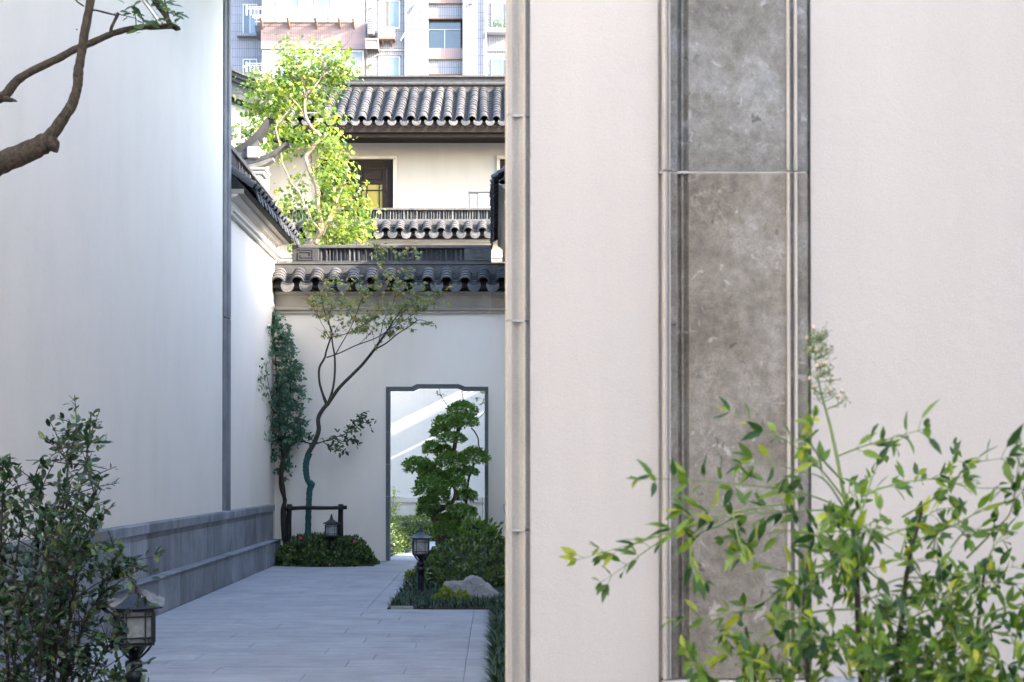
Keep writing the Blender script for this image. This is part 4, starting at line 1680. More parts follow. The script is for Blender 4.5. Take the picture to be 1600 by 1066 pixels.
# balcony rack with railing, and its slats
for k in (0, 1):
    o = k * FL
    mb = MB()
    x0_, x1_ = ax(389), ax(553)
    mb.block(x0_ + 0.3, x1_, -0.95, -0.90, az(36.8 + o), az(33 + o), 0.01)
    mb.block(x0_ + 0.3, x1_, -0.17, -0.125, az(36.8 + o), az(34.5 + o), 0.01)
    for px in (410, 431, 451.5, 473, 494.5, 513, 531, 552):
        mb.box(ax(px) - .02, ax(px) + .02, -0.899, -0.171, az(36 + o), az(34.5 + o))
    s_ = mb.build('balcony_rack', M['frieze'], ap)
    mb = MB()
    for zt_ in (22.5, 19.5):
        mb.box(x0_, x1_, -0.95, -0.915, az(zt_ + 1.0 + o), az(zt_ + o))
    n = 27
    for q in range(n + 1):
        xx_ = x0_ + (x1_ - x0_) * q / n
        th = 0.022 if q % 6 else 0.035
        mb.box(xx_ - th, xx_ + th, -0.945, -0.91, az(33 + o), az((23.6 if q % 6 else 17.5) + o))
    mb.build('railing', M['white_metal'], s_)
    mb = MB()
    for px in (409.5, 451.5, 494.5, 531, 553):
        xx_ = ax(px)
        mb.prism([(-0.9, az(37 + o)), (-0.13, az(37 + o)), (-0.13, az(47.5 + o)), (-0.22, az(46 + o))], 'x', xx_ - 0.04, xx_ + 0.04)
    mb.build('bracket', M['rust'], s_)
    for q in range(5):
        mb = MB()
        yy = -0.89 + q * 0.15
        mb.box(x0_ + 0.28, x1_, yy, yy + 0.03, az(32.6 + o), az(32 + o))
        mb.build('rack_bar', M['white_metal'], s_)
mb = MB()
mb.prism([(0.3, az(37)), (1.48, az(37)), (1.48, az(49)), (0.6, az(44))], 'x', ax(395), ax(406.8))
mb.build('rack_screen', M['tile_grey'], ap)
# outdoor units and pipes on the block
un = MB()
un.block(ax(575), ax(585.5), -0.75, -0.05, az(60), az(35.5), 0.03)
un = un.build('outdoor_unit', M['white_plastic'], ap)
sl_ = MB()
for c_ in range(2):
    for q in range(8):
        z_ = az(37.5 + q * 2.7)
        x_ = ax(576.3 + c_ * 4.5)
        sl_.box(x_, x_ + 0.115, -0.757, -0.752, z_ - 0.045, z_)
sl_.build('vent_slots', M['dark_slot'], un)
un = MB()
un.block(ax(590.5), ax(617), -0.5, -0.10, az(64), az(46.5), 0.03)
un = un.build('outdoor_unit', M['white_plastic'], ap)
m = MB()
cx_, cz_ = ax(599.5), az(55)
n = 20
for rr_ in (0.05, 0.09, 0.13, 0.17, 0.205):
    vs = []
    for k in range(n):
        a_ = 2 * PI * k / n
        vs.append((cx_ + rr_ * math.cos(a_), -0.512, cz_ + rr_ * math.sin(a_)))
    for k in range(n):
        a_ = 2 * PI * k / n
        vs.append((cx_ + (rr_ + 0.016) * math.cos(a_), -0.512, cz_ + (rr_ + 0.016) * math.sin(a_)))
    m.add(vs, [(k, (k + 1) % n, n + (k + 1) % n, n + k) for k in range(n)])
m.build('fan_grille', M['white_metal'], un)
m = MB()
vs = [(cx_, -0.5035, cz_)] + [(cx_ + 0.23 * math.cos(2 * PI * k / n), -0.5035, cz_ + 0.23 * math.sin(2 * PI * k / n)) for k in range(n)]
m.add(vs, [(0, 1 + (k + 1) % n, 1 + k) for k in range(n)])
m.build('fan_recess', M['tile_grey'], un)
m = MB()
m.block(ax(574), ax(618), -0.6, -0.05, az(66.5), az(65), 0.01)
for px in (579, 598, 612):
    m.prism([(-0.55, az(66.6)), (-0.002, az(66.6)), (-0.002, az(74))], 'x', ax(px) - 0.03, ax(px) + 0.03)
m.build('unit_bracket', M['rust'], ap)
m = MB()
m.block(ax(572), ax(592.5), -0.8, -0.003, az(70.5), az(66.8), 0.01)
m.prism([(-0.8, az(70.6)), (-0.003, az(70.6)), (-0.003, az(90)), (-0.75, az(83))], 'x', ax(572), ax(573.2))
m.prism([(-0.8, az(70.6)), (-0.003, az(70.6)), (-0.003, az(83)), (-0.75, az(83))], 'x', ax(591.2), ax(592.4))
m.box(ax(573.3), ax(591.1), -0.76, -0.70, az(83), az(70.6))
m.build('canopy_box', M['curtain_tan'], ap)
m = MB()
for px in (633.8, 759):
    m.tube([(ax(px), -0.42, BOT + 1), (ax(px), -0.42, TOP)], 0.045, 8)
m.tube([P(626, 64, DA - 0.3) - Vector((0, DA, 0)), P(629, 58, DA - .4) - Vector((0, DA, 0)), P(634, 50, DA - .5) - Vector((0, DA, 0)), P(642, 22, DA - .5) - Vector((0, DA, 0)), P(650, 8, DA - .4) - Vector((0, DA, 0)), P(653, 6, DA - .2) - Vector((0, DA, 0))], 0.05, 8)
m.tube([(ax(593), -0.08, az(79)), (ax(633), -0.08, az(79.5))], 0.03, 6)
m.tube([(ax(760), -0.08, az(79.5)), (ax(800), -0.08, az(79.5))], 0.035, 6)
m.build('drain_pipe', M['white_metal'], ap)
for (px, py) in ((580, 12.5), (580, 101), (737, 9)):
    m = MB()
    p = P(px, py, DA)
    q = 0.0 if px < 700 else -0.3
    m.tube([(p.x, q - 0.14, p.z - 0.03), (p.x, q - 0.002, p.z)], 0.05, 8)
    m.build('vent_pipe', M['rust'], ap)
m = MB()
cab = ipath([(553, 44, .4), (548, 58, .4), (538, 72, .4), (526, 82, .4), (510, 90, .4), (480, 96, .4)], DA - 1.2, 4, (0, DA, 0))
m.tube(cab[0], 0.012, 5)
m.build('cable', M['cable'], ap)
m = MB()
m.box(ax(762), ax(800), -0.55, -0.5, az(50.5), az(49))
m.box(ax(762), ax(800), -0.55, -0.004, az(55), az(53))
for px in (763, 776, 790):
    m.box(ax(px), ax(px) + 0.05, -0.55, -0.5, az(53), az(46))
m.build('flower_rack', M['white_metal'], ap)
rs = np.random.RandomState(2)
n = 160
p = np.column_stack([ax(777) + rs.normal(0, .28, n), -0.3 + rs.normal(0, .08, n), az(45) + np.abs(rs.normal(0, .22, n))])
leaves('window_plant', p, rs.normal(size=(n, 3)) + [0, 0, 1], rs.normal(size=(n, 3)), 0.10, T_SMALL, M['leaf_hedge_far'], ap)

# ------------------------------------------------------------------ garden lamps
def make_lamp(h=0.78):
    """square lantern on a short turned post, about 0.7 m high; base at origin"""
    t = thing('garden_lamp', '', 'lamp')
    b = MB()
    b.lathe([(0.062, 0), (0.062, 0.012), (0.048, 0.016), (0.045, 0.05), (0.05, 0.058), (0.05, 0.07), (0.036, 0.082), (0.034, 0.10)], n=20)
    b.build('lamp_base', M['lamp_metal'], t)
    p = MB()
    p.lathe([(0.033, 0.10), (0.035, 0.23), (0.035, 0.285), (0.042, 0.292), (0.045, 0.31), (0.042, 0.326), (0.036, 0.334), (0.036, 0.355), (0.042, 0.36), (0.042, 0.385), (0.030, 0.395)], n=16)
    p.build('post', M['lamp_metal'], t)
    k = MB()
    k.lathe([(0.022, 0.394), (0.026, 0.42), (0.040, 0.44), (0.055, 0.452), (0.095, 0.470)], n=16)
    for i in range(4):
        a = PI / 4 + PI / 2 * i
        c_, s_ = math.cos(a), math.sin(a)
        k.tube([(c_ * .028, s_ * .028, .40), (c_ * .05, s_ * .05, .415), (c_ * .085, s_ * .085, .445), (c_ * .108, s_ * .108, .472)], [.006, .006, .006, .005], 6)
    k.build('bracket', M['lamp_metal'], t)
    f = MB()
    H0, H1, hw = 0.470, 0.640, 0.082
    f.box(-hw - .006, hw + .006, -hw - .006, hw + .006, H0, H0 + 0.014)
    f.box(-hw - .004, hw + .004, -hw - .004, hw + .004, H1 - 0.010, H1)
    for sx in (-1, 1):
        for sy in (-1, 1):
            f.box(sx * hw - .010, sx * hw + .010, sy * hw - .010, sy * hw + .010, H0 + 0.0145, H1 - 0.0105)
    # square lattice on each face
    q = hw + 0.001
    for face in range(4):
        rot = Matrix.Rotation(PI / 2 * face, 3, 'Z')
        bars = []
        za, zb__ = H0 + 0.014, H1 - 0.010
        w_ = 0.0035
        for xx_ in (-0.045, 0.045):
            bars.append((xx_ - w_, xx_ + w_, za, zb__))
        for zz_ in (za + 0.022, zb__ - 0.022):
            bars.append((-hw + .01, hw - .01, zz_ - w_, zz_ + w_))
        for xx_ in (-0.06, 0.06):
            s0 = (za + .010, za + 0.034) 
            bars.append((xx_ - w_ * .8, xx_ + w_ * .8, za, za + 0.024))
            bars.append((xx_ - w_ * .8, xx_ + w_ * .8, zb__ - 0.024, zb__))
        for n_, (a, b_, c_, d) in enumerate(bars):
            m2 = MB()
            dd = 0.0004 * n_
            m2.box(a, b_, -q - .006 - dd, -q + .004, c_, d)
            vs = [tuple(rot @ Vector(v)) for v in m2.v]
            f.add(vs, m2.f)
    f.build('lantern_frame', M['lamp_metal'], t)
    g = MB()
    g.box(-hw + .004, hw - .004, -hw + .004, hw - .004, H0 + 0.0145, H1 - 0.0105)
    g.build('lamp_glass', M['lamp_glass'], t)
    r_ = MB()
    pr = [(0.122, 0.641), (0.128, 0.647), (0.098, 0.660), (0.064, 0.680), (0.040, 0.698), (0.026, 0.712)]
    rings = []
    for rad, z in pr:
        s_ = rad * 0.96
        ring = []
        for (cx_, cy_) in ((1, 1), (-1, 1), (-1, -1), (1, -1)):
            up_ = 0.010 * (rad / 0.134) ** 3
            ring.append((cx_ * s_, cy_ * s_, z + up_))
            nx_ = (cx_ + (-cy_)) / 2, (cy_ + cx_) / 2
            ring.append(((cx_ - cy_) / 2 * s_, (cy_ + cx_) / 2 * s_, z))
        rings.append(ring)
    vs = [v for ring in rings for v in ring]
    fs = []
    for i in range(len(pr) - 1):
        for k2 in range(8):
            k3 = (k2 + 1) % 8
            fs.append((i * 8 + k2, i * 8 + k3, (i + 1) * 8 + k3, (i + 1) * 8 + k2))
    fs.append(tuple(range(8))[::-1])
    r_.add(vs, fs)
    r_.build('lantern_roof', M['lamp_metal'], t)
    n_ = MB()
    n_.lathe([(0.026, 0.712), (0.022, 0.728), (0.016, 0.736), (0.018, 0.746), (0.015, 0.754), (0.009, 0.760), (0.013, 0.768), (0.010, 0.778), (0.002, 0.784)], n=12)
    n_.build('finial', M['lamp_metal'], t)
    return t


lamps = [((X(210, 6.9), 6.9, Z(912, 6.9) - 0.762), 0.35, 'dark lantern lamp nearest the viewer, in front of the leafy shrub'),
         ((X(657.5, 15.1), 15.1, -0.02), 0.06, 'blue grey lantern lamp on a post in the grass bed beside the pale rocks'),
         ((X(518, 20.0), 20.0, Z(803, 20.0) - 0.784), 0.1, 'small lantern lamp rising from the clipped hedge under the wooden tree stake')]
lp = make_lamp()
for i, (loc, rz, lab) in enumerate(lamps):
    o = lp if i == 0 else copy_tree(lp)
    o.location = loc
    o.rotation_euler = (0, 0, rz)
    o['label'] = lab
    o['group'] = 'garden lantern lamps'
# scraps of clear wrapping film still stuck to the roof of the nearest lamp
import itertools
rn2 = random.Random(12)
film = MB()
for (x0, z0, x1, z1, x2, z2, x3, z3, yo) in ((.02, .705, .125, .655, .150, .690, .045, .735, -.09), (-.15, .652, .02, .640, .015, .672, -.12, .700, -.10)):
    nU, nV = 7, 5
    vs = []
    for i in range(nU + 1):
        for j in range(nV + 1):
            u, v = i / nU, j / nV
            a = Vector((x0, yo, z0)).lerp(Vector((x1, yo, z1)), u)
            b = Vector((x3, yo * .4, z3)).lerp(Vector((x2, yo * .4, z2)), u)
            q = a.lerp(b, v) + Vector((rn2.gauss(0, .003), rn2.gauss(0, .007), rn2.gauss(0, .004)))
            vs.append(q)
    fs = [(i * (nV + 1) + j, (i + 1) * (nV + 1) + j, (i + 1) * (nV + 1) + j + 1, i * (nV + 1) + j + 1) for i in range(nU) for j in range(nV)]
    film.add(vs, fs, True)
film.build('wrapping_film', M['plastic_film'], lp)
# ------------------------------------------------------------------ tree stake frame
YS = 20.25
st = thing('tree_stake', 'dark wooden stake frame holding the wrapped trunk of the slender maple', 'tree stake', (X(492, YS), YS, 0))
so = Vector((X(492, YS), YS, 0))
for a in ([(452, 870, 4.6), (451, 820, 4.4), (452.5, 788, 4.2)], [(532.5, 870, 4.3), (532, 820, 4.2), (532.5, 788, 4.0)]):
    mb = MB()
    pts, rad = ipath(a, YS, 3, so)
    mb.tube(pts, rad, 10, bump=0.05)
    mb.build('post', M['wood_post'], st)
mb = MB()
pts, rad = ipath([(446, 795, 3.2, -.07), (480, 793.5, 3.1, -.07), (510, 794, 3.0, -.07), (542, 793, 3.0, -.07)], YS, 3, so)
mb.tube(pts, rad, 10, bump=0.05)
mb.build('crossbar', M['wood_post'], st)
mb = MB()
for px in (452, 532):
    p = P(px, 794, YS - 0.06) - so
    for k in range(3):
        mb.tube([p + Vector((math.cos(a_) * .052, math.sin(a_) * .09 + .03, .012 * (k - 1) + .01 * math.sin(2 * a_))) for a_ in [2 * PI * j / 12 for j in range(13)]], 0.006, 5)
mb.build('rope_tie', M['cable'], st)

# ------------------------------------------------------------------ slender maple
YM = 20.3
mp = thing('maple_tree', 'slender maple with a bent trunk and thin olive leaves before the white wall', 'tree', (X(485, YM), YM, 0))
mo = Vector((X(485, YM), YM, 0))
tr = MB()
limbs = [
    [(479, 722, 4.8), (481, 710, 4.9), (491, 692, 4.6), (498, 672, 4.3), (497, 655, 4.2), (503, 642, 4.0), (511, 632, 3.9)],
    [(511, 633, 3.6), (504, 615, 2.5), (499, 596, 2.3), (499, 575, 2.2), (507, 560, 2.0), (510, 548, 1.8), (516, 530, 1.6), (519, 520, 1.4), (512, 500, 1.0), (505, 480, .8), (502, 462, .5)],
    [(513, 631, 3.4), (520, 608, 2.3), (523, 585, 2.1), (523, 557, 1.9), (520, 540, 1.6), (518, 522, 1.2), (514, 500, .9), (520, 470, .6)],
    [(511, 633, 3.8), (520, 620, 3.4), (531, 605, 3.2), (548, 588, 3.0), (566, 570, 2.8), (582, 550, 2.6), (592, 536, 2.2), (605, 517, 1.7), (618, 497, 1.3), (632, 478, 1.0), (648, 462, .6)],
    [(586, 546, 1.6), (604, 536, 1.3), (621, 522, 1.1), (640, 510, .9), (655, 500, .7), (675, 506, .4)],
    [(510, 559, 1.4), (530, 552, 1.2), (556, 540, 1.1), (588, 528, 1.0), (606, 516, .9), (622, 498, .7), (640, 478, .5)],
    [(523, 556, 1.2), (535, 535, 1.0), (545, 518, .9), (553, 500, .8), (560, 482, .6), (566, 462, .5)],
    [(519, 527, 1.0), (540, 522, .8), (556, 515, .7), (572, 505, .6), (590, 492, .5)],
    [(592, 533, 1.0), (596, 518, .8), (600, 500, .7), (612, 480, .6), (618, 460, .5), (625, 440, .4), (617, 415, .35), (628, 400, .3)],
    [(560, 482, .5), (572, 455, .5), (586, 430, .4), (592, 408, .35), (590, 395, .3), (596, 388, .25)],
    [(553, 500, .6), (540, 480, .5), (528, 465, .4), (520, 455, .3)],
    [(605, 517, .8), (628, 503, .6), (650, 488, .5), (672, 474, .4), (692, 462, .3)],
    [(618, 497, .7), (640, 480, .5), (662, 468, .4), (684, 455, .3)],
    [(545, 545, .7), (560, 538, .5), (572, 528, .4), (582, 518, .3)],
    [(516, 530, .8), (508, 515, .6), (500, 500, .5), (494, 488, .4), (486, 478, .3)],
]
rn = random.Random(7)
tips = []
for i, a in enumerate(limbs):
    if i >= 3:
        dy = rn.uniform(-.35, .25)
        a = [(q[0], q[1], q[2], dy * k / (len(a) - 1)) for k, q in enumerate(a)]
    pts, rad = ipath(a, YM, 4, mo)
    rad = [q * .82 for q in rad]
    tr.tube(pts, rad, 8, bump=0.03)
    if i >= 1:
        for k in range(len(pts) // 2, len(pts)):
            tips.append((pts[k], pts[k] - pts[k - 1]))
# fine twigs
twp = []
for k in range(150):
    p, d = rn.choice(tips)
    z = p.z
    if z < Z(540, YM):
        continue
    dd = (d.normalized() * 0.5 + Vector((rn.gauss(.1, .6), rn.gauss(0, .5), rn.gauss(.15, .35)))).normalized()
    q = p + dd * rn.uniform(.12, .34)
    mid = (p + q) / 2 + Vector((0, 0, .02))
    tr.tube([p, mid, q], [.003, .0022, .0012], 4, cap=False)
    twp.append((p, mid, q))
tr.build('trunk', M['bark_maple'], mp)
wr = MB()
pts, rad = ipath([(481, 870, 5.5), (481.5, 820, 5.2), (482.5, 790, 4.9), (484, 765, 5.2), (487, 757, 5.6), (481, 751, 5.0), (478, 735, 5.2), (479, 720, 5.3), (484, 708, 5.2)], YM, 9, mo)
rad = [r_ * (1.0 if i % 3 == 0 else 0.86 + .05 * (i % 2)) for i, r_ in enumerate(rad)]
wr.tube(pts, rad, 12, bump=0.03)
wr.build('trunk_wrap', M['wrap'], mp)
lp_, ld, lu = [], [], []
dens = [(565, 500, 26, 10, 1.0), (600, 498, 40, 12, 1.0), (560, 515, 22, 5, .5), (630, 480, 45, 10, 1.0), (545, 470, 40, 10, .7), (520, 492, 28, 8, .6), (500, 468, 18, 7, .6), (575, 448, 35, 10, .7), (610, 430, 35, 12, .5), (660, 470, 35, 7, .8), (590, 400, 10, 14, .2), (620, 400, 8, 10, .15), (648, 398, 10, 6, .2), (665, 505, 12, 2, .3), (530, 440, 25, 8, .4), (560, 480, 40, 12, .8), (640, 450, 30, 8, .5)]
rs = np.random.RandomState(11)
for (cx_, cy_, sx_, sy_, wt) in dens:
    for k in range(int(62 * wt)):
        px_ = cx_ + rn.gauss(0, sx_ * .5)
        py_ = cy_ + rn.gauss(0, sy_ * .55)
        p = P(px_, py_, YM + rn.gauss(-.1, .28)) - mo
        a = rn.uniform(0, 2 * PI)
        lp_.append(p)
        ld.append((math.cos(a), math.sin(a) * .6, rn.uniform(-.9, .2)))
        lu.append((rn.gauss(0, .4), rn.gauss(-.9, .5), .8))
for (p, m_, q) in twp:
    for k in range(3):
        t = rn.uniform(.3, 1)
        lp_.append(p.lerp(q, t))
        a = rn.uniform(0, 2 * PI)
        ld.append((math.cos(a), math.sin(a) * .6, rn.uniform(-.9, .2)))
        lu.append((rn.gauss(0, .4), rn.gauss(-.9, .5), .8))
leaves('crown', lp_, ld, lu, rs.uniform(.05, .095, len(lp_)), T_PALM, M['leaf_maple'], mp)

# ------------------------------------------------------------------ evergreen branch low on the maple wall side: shrub with glossy leaves
YB = 20.75
sb = thing('wall_shrub', 'dark glossy leaved shrub branch spread flat against the white wall behind the maple trunk', 'shrub', (X(470, YB), YB, 0))
so2 = Vector((X(470, YB), YB, 0))
mb = MB()
brs = [[(444, 870, 2.5), (445, 780, 2.2), (441, 740, 2.0), (447, 705, 1.8), (458, 694, 1.5), (472, 690, 1.3), (490, 694, 1.1), (505, 690, 1.0), (522, 684, .9), (540, 678, .8), (556, 668, .6), (570, 660, .5), (580, 665, .4)],
       [(505, 690, .8), (515, 698, .7), (528, 702, .5), (535, 708, .4)], [(522, 684, .7), (536, 690, .6), (550, 686, .5), (556, 690, .4)], [(540, 678, .6), (552, 662, .5), (562, 652, .4), (568, 648, .3)], [(490, 692, .7), (484, 682, .6), (476, 678, .4)]]
lp_, ld, lu = [], [], []
for a in brs:
    pts, rad = ipath(a, YB, 4, so2)
    mb.tube(pts, rad, 6)
    st0 = 0.62 if a is brs[0] else .1
    for k in range(int(len(pts) * st0), len(pts)):
        for q in range(3):
            lp_.append(pts[k] + Vector((rn.gauss(0, .035), rn.gauss(-.02, .03), rn.gauss(0, .035))))
            ld.append((rn.gauss(.5, .7), rn.gauss(-.3, .3), rn.gauss(-.1, .7)))
            lu.append((rn.gauss(0, .4), rn.gauss(-.6, .4), .6))
mb.build('stem', M['stem_brown'], sb)
leaves('foliage', lp_, ld, lu, rs.uniform(.055, .10, len(lp_)), T_OVAL, M['leaf_shrub'], sb)

rn = random.Random(37)
# ------------------------------------------------------------------ climbing vine in the corner
YV = 20.95
vn = thing('climbing_vine', 'green vine climbing the corner where the left wall meets the doorway wall', 'vine', (X(440, YV), YV, 0))
vo = Vector((X(440, YV), YV, 0))
mb = MB()
vst = [[(443, 845, 3.0), (441, 800, 2.8), (445, 782, 3.2), (439, 762, 2.8), (438, 740, 2.6), (441, 715, 2.6), (440, 690, 2.2), (436, 650, 1.8), (433, 610, 1.4), (431, 570, 1.0), (428, 530, .7), (429, 498, .5)],
       [(440, 700, 1.8), (447, 670, 1.4), (452, 630, 1.2), (454, 590, .9), (452, 560, .6), (446, 530, .5)], [(441, 715, 1.3), (450, 705, 1.0), (458, 694, .8), (470, 690, .6)], [(436, 650, 1.0), (424, 620, .7, -.4), (416, 580, .5, -.6), (413, 540, .4, -.6)]]
for a in vst:
    pts, rad = ipath(a, YV, 4, vo)
    mb.tube(pts, rad, 7, bump=0.12)
lp_, ld, lu = [], [], []
# drooping compound fronds
outline = [(505, 428, 436), (520, 427, 450), (540, 425, 458), (560, 418, 462), (580, 418, 470), (600, 418, 474), (620, 415, 478), (640, 412, 480), (660, 412, 476), (675, 416, 474), (690, 422, 470), (705, 428, 462), (720, 430, 456), (735, 432, 452)]
for (py_, xa, xb) in outline:
    nfr = 25 if 560 < py_ < 690 else (6 if py_ > 690 else 15)
    for k in range(nfr):
        bx_ = rn.uniform(xa + 3, xb - 10)
        by_ = py_ + rn.uniform(-13, 10)
        ln = rn.uniform(13, 26) * (1 if by_ < 700 else .7)
        sx_ = 1 if rn.random() < .75 else -1
        ex = min(bx_ + ln * sx_, xb + rn.uniform(-6, 8)) if sx_ > 0 else max(bx_ - ln * .7, xa - 4)
        ey = by_ + ln * rn.uniform(.0, .5)
        dY0, dY1 = rn.uniform(-.02, .14), rn.uniform(-.30, .08)
        p0 = P(bx_, by_, YV + dY0) - vo
        for q in range(6):
            t = (q + .6) / 6
            p = P(bx_ + (ex - bx_) * t, by_ + (ey - by_) * t * t, YV + dY0 + (dY1 - dY0) * t) - vo
            if q % 2:
                mb.tube([p0, p], .0025, 3, cap=False)
                p0 = p
            for s_ in (-1, 1):
                if rn.random() < .2:
                    continue
                lp_.append(p + Vector((rn.gauss(0, .012), rn.gauss(0, .02), rn.gauss(0, .012))))
                ld.append(((ex - bx_) * .03 + rn.gauss(0, .2), rn.gauss(-.25, .35), -.5 * s_ - .3 + rn.gauss(0, .25)))
                lu.append((rn.gauss(0, .45), -.7 + rn.gauss(0, .45), .7))
# tendrils on the left wall
for k in range(260):
    py_ = rn.uniform(505, 690)
    xs0 = 419 + 8 * math.sin(py_ * .05)
    px_ = rn.gauss(xs0, 5)
    d = F * (abs(XL) - .03) / max(773 - px_, 1)
    if d > 21.1 or d < 19.2 or px_ > 428:
        continue
    lp_.append(P(px_, py_, d) - vo)
    ld.append((rn.gauss(.2, .2), rn.gauss(0, .5), rn.gauss(-.5, .4)))
    lu.append((1, rn.gauss(0, .3), .5))
mb.build('stem', M['stem_brown'], vn)
leaves('foliage', lp_, ld, lu, rs.uniform(.045, .085, len(lp_)), T_OVAL, M['leaf_vine'], vn, wid=1.1)

# ------------------------------------------------------------------ clipped hedges and shrubs
h1 = shrub('clipped_hedge', 'rounded clipped hedge at the foot of the maple, left of the doorway', 'hedge', (X(508, 20.4), 20.38, 0.0), (0.72, 0.55, 0.43), 5000, 0.060, M['leaf_hedge'], 21, lumps=0.07, freq=3.0, shell=.14)
rs = np.random.RandomState(5)
for (px_, py_) in ((470, 841), (554, 846)):
    mb = MB()
    p = P(px_, py_, 19.95)
    q = p - Vector((X(508, 20.4), 20.38, 0))
    for k in range(5):
        a = 2 * PI * k / 5
        e = Vector((math.cos(a), -.3, math.sin(a)))
        s_ = Vector((-math.sin(a), 0, math.cos(a)))
        mb.add([q, q + e * .018 + s_ * .009, q + e * .026, q + e * .018 - s_ * .009], [(0, 1, 2, 3)])
    mb.build('flower', M['flower_pink'], h1)
shrub('clipped_hedge', 'broad dark mounded shrub on the right of the path, behind the pale rocks', 'hedge', (-0.22, 17.5, 0.0), (0.72, 1.95, 0.50), 7500, 0.064, M['leaf_hedge'], 22, lumps=0.06, freq=2.6, shell=.14)
h3 = shrub('leafy_shrub', 'taller glossy leaved shrub beside the topiary trunk, against the right of the doorway', 'shrub', (X(746, 20.1), 20.1, 0.18), (0.40, 0.42, 0.44), 1500, 0.085, M['leaf_topiary'], 23, tpl=T_OVAL, lumps=0.22, shell=.5)
shrub('box_hedge', 'low yellow green box hedge beyond the doorway, at the foot of the farther wall', 'hedge', (X(668, 27.7), 27.75, 0.0), (1.75, 0.50, 0.46), 7000, 0.06, M['leaf_hedge_far'], 24, lumps=0.05, shell=.12, freq=5)
shrub('box_hedge', 'dark shrub just inside the doorway, by its left jamb', 'hedge', (X(596, 23.6), 23.6, 0.0), (0.46, 1.3, 0.55), 3500, 0.055, M['leaf_hedge'], 25, lumps=0.1)
yp = thing('young_shrub', 'pale thin leaved sapling just inside the doorway, by the left jamb', 'shrub', (X(609, 22.3), 22.3, 0))
yo = Vector((X(609, 22.3), 22.3, 0))
mb = MB()
lp_, ld, lu = [], [], []
for a in ([(606, 860, .9), (608, 820, .8), (613, 790, .6), (618, 765, .4)], [(608, 820, .6), (616, 800, .5), (624, 783, .3)], [(607, 835, .6), (604, 800, .5), (607, 770, .3)]):
    pts, rad = ipath(a, 22.3, 4, yo)
    mb.tube(pts, rad, 5)
    for k in range(len(pts) // 3, len(pts)):
        for q in range(4):
            lp_.append(pts[k] + Vector((rn.gauss(0, .04), rn.gauss(0, .05), rn.gauss(0, .04))))
            ld.append((rn.gauss(.2, .8), rn.gauss(0, .6), rn.gauss(.1, .5)))
            lu.append((rn.gauss(0, .4), rn.gauss(0, .4), 1))
mb.build('stem', M['stem_green'], yp)
leaves('foliage', lp_, ld, lu, .075, T_LANCE, M['leaf_lime'], yp, wid=1.6)

# ------------------------------------------------------------------ cloud pruned tree in front of the doorway
YT = 20.5
tp = thing('topiary_tree', 'cloud pruned evergreen with rounded leaf pads, standing in front of the doorway', 'tree', (X(700, YT), YT, 0))
to = Vector((X(700, YT), YT, 0))
cv = lambda x_, y_: (600 + x_ / 3.675, 590 + y_ / 3.675)
tr = MB()
for a in ([(335, 1075, 33), (325, 1000, 29), (318, 930, 25), (305, 850, 22), (290, 800, 22), (300, 765, 22), (340, 748, 17), (380, 725, 13), (405, 690, 11), (410, 650, 10), (395, 600, 10), (380, 540, 11)],
          [(425, 1075, 20), (400, 1000, 20), (365, 940, 17), (335, 890, 14)],
          [(430, 1075, 10), (430, 960, 10), (432, 880, 10), (450, 810, 8), (468, 740, 8), (475, 670, 8), (485, 590, 7), (500, 540, 7), (518, 490, 8)],
          [(380, 500, 9), (398, 430, 12), (405, 400, 12), (412, 350, 12), (424, 320, 12), (430, 280, 12), (445, 230, 8)],
          [(285, 545, 7), (292, 520, 8), (303, 480, 8), (306, 440, 6), (280, 415, 5)],
          [(300, 560, 6), (260, 540, 6), (215, 520, 5)],
          [(555, 425, 4), (543, 385, 4), (540, 350, 4), (520, 310, 4), (500, 290, 4)],
          [(372, 172, 2), (350, 140, 1.8), (330, 112, 1.6), (316, 60, 1.2)],
          [(460, 150, 2), (450, 100, 1.8), (444, 50, 1.6)],
          [(520, 255, 2), (560, 220, 2), (580, 190, 1.8), (586, 150, 1.2)]):
    dy = rn.uniform(-.1, .1)
    pts, rad = ipath([(*cv(q[0], q[1]), q[2] / 3.675) for q in a], YT + dy, 4, to)
    tr.tube(pts, rad, 9, bump=0.06)
tr.build('trunk', M['bark_topiary'], tp)
pads = [(450, 188, 76, 42), (448, 255, 80, 44), (370, 265, 78, 44), (320, 318, 48, 32), (392, 352, 70, 28), (275, 412, 46, 38), (342, 424, 46, 32), (192, 515, 72, 50), (240, 520, 40, 36), (385, 488, 80, 48), (275, 575, 74, 46), (272, 640, 88, 60), (310, 690, 60, 44), (232, 775, 42, 32), (405, 555, 50, 30), (425, 612, 40, 34), (520, 462, 76, 50), (492, 545, 42, 24), (470, 685, 56, 36), (430, 768, 60, 30), (372, 830, 70, 44), (350, 880, 62, 40), (495, 780, 34, 30), (255, 730, 54, 42), (330, 600, 52, 40)]
for i, (cx_, cy_, rx_, ry_) in enumerate(pads):
    px_, py_ = cv(cx_, cy_)
    dY = -0.25 if cy_ > 560 and i % 2 else rn.uniform(-.16, .14)
    c_ = P(px_, py_, YT + dY) - to
    rx_, ry_ = rx_ * 1.07, ry_ * 1.12
    a_, b_ = rx_ / 3.675 / F * YT, ry_ / 3.675 / F * YT
    rs = np.random.RandomState(100 + i)
    n = int(640 * (rx_ * ry_) / (60 * 40)) + 160
    p, nn = blob_leaves(rs, n, tuple(c_), (a_, a_ * .95, b_), .17, .35, -.55, 3.0)
    d = nrm(nn * .8 + rs.normal(size=p.shape) * .5 + [0, 0, .3])
    leaves('leaf_pad', p, d, nn + rs.normal(size=p.shape) * .5, rs.uniform(.030, .052, n), T_SMALL, M['leaf_topiary'], tp)
lp_ = []
ld, lu = [], []
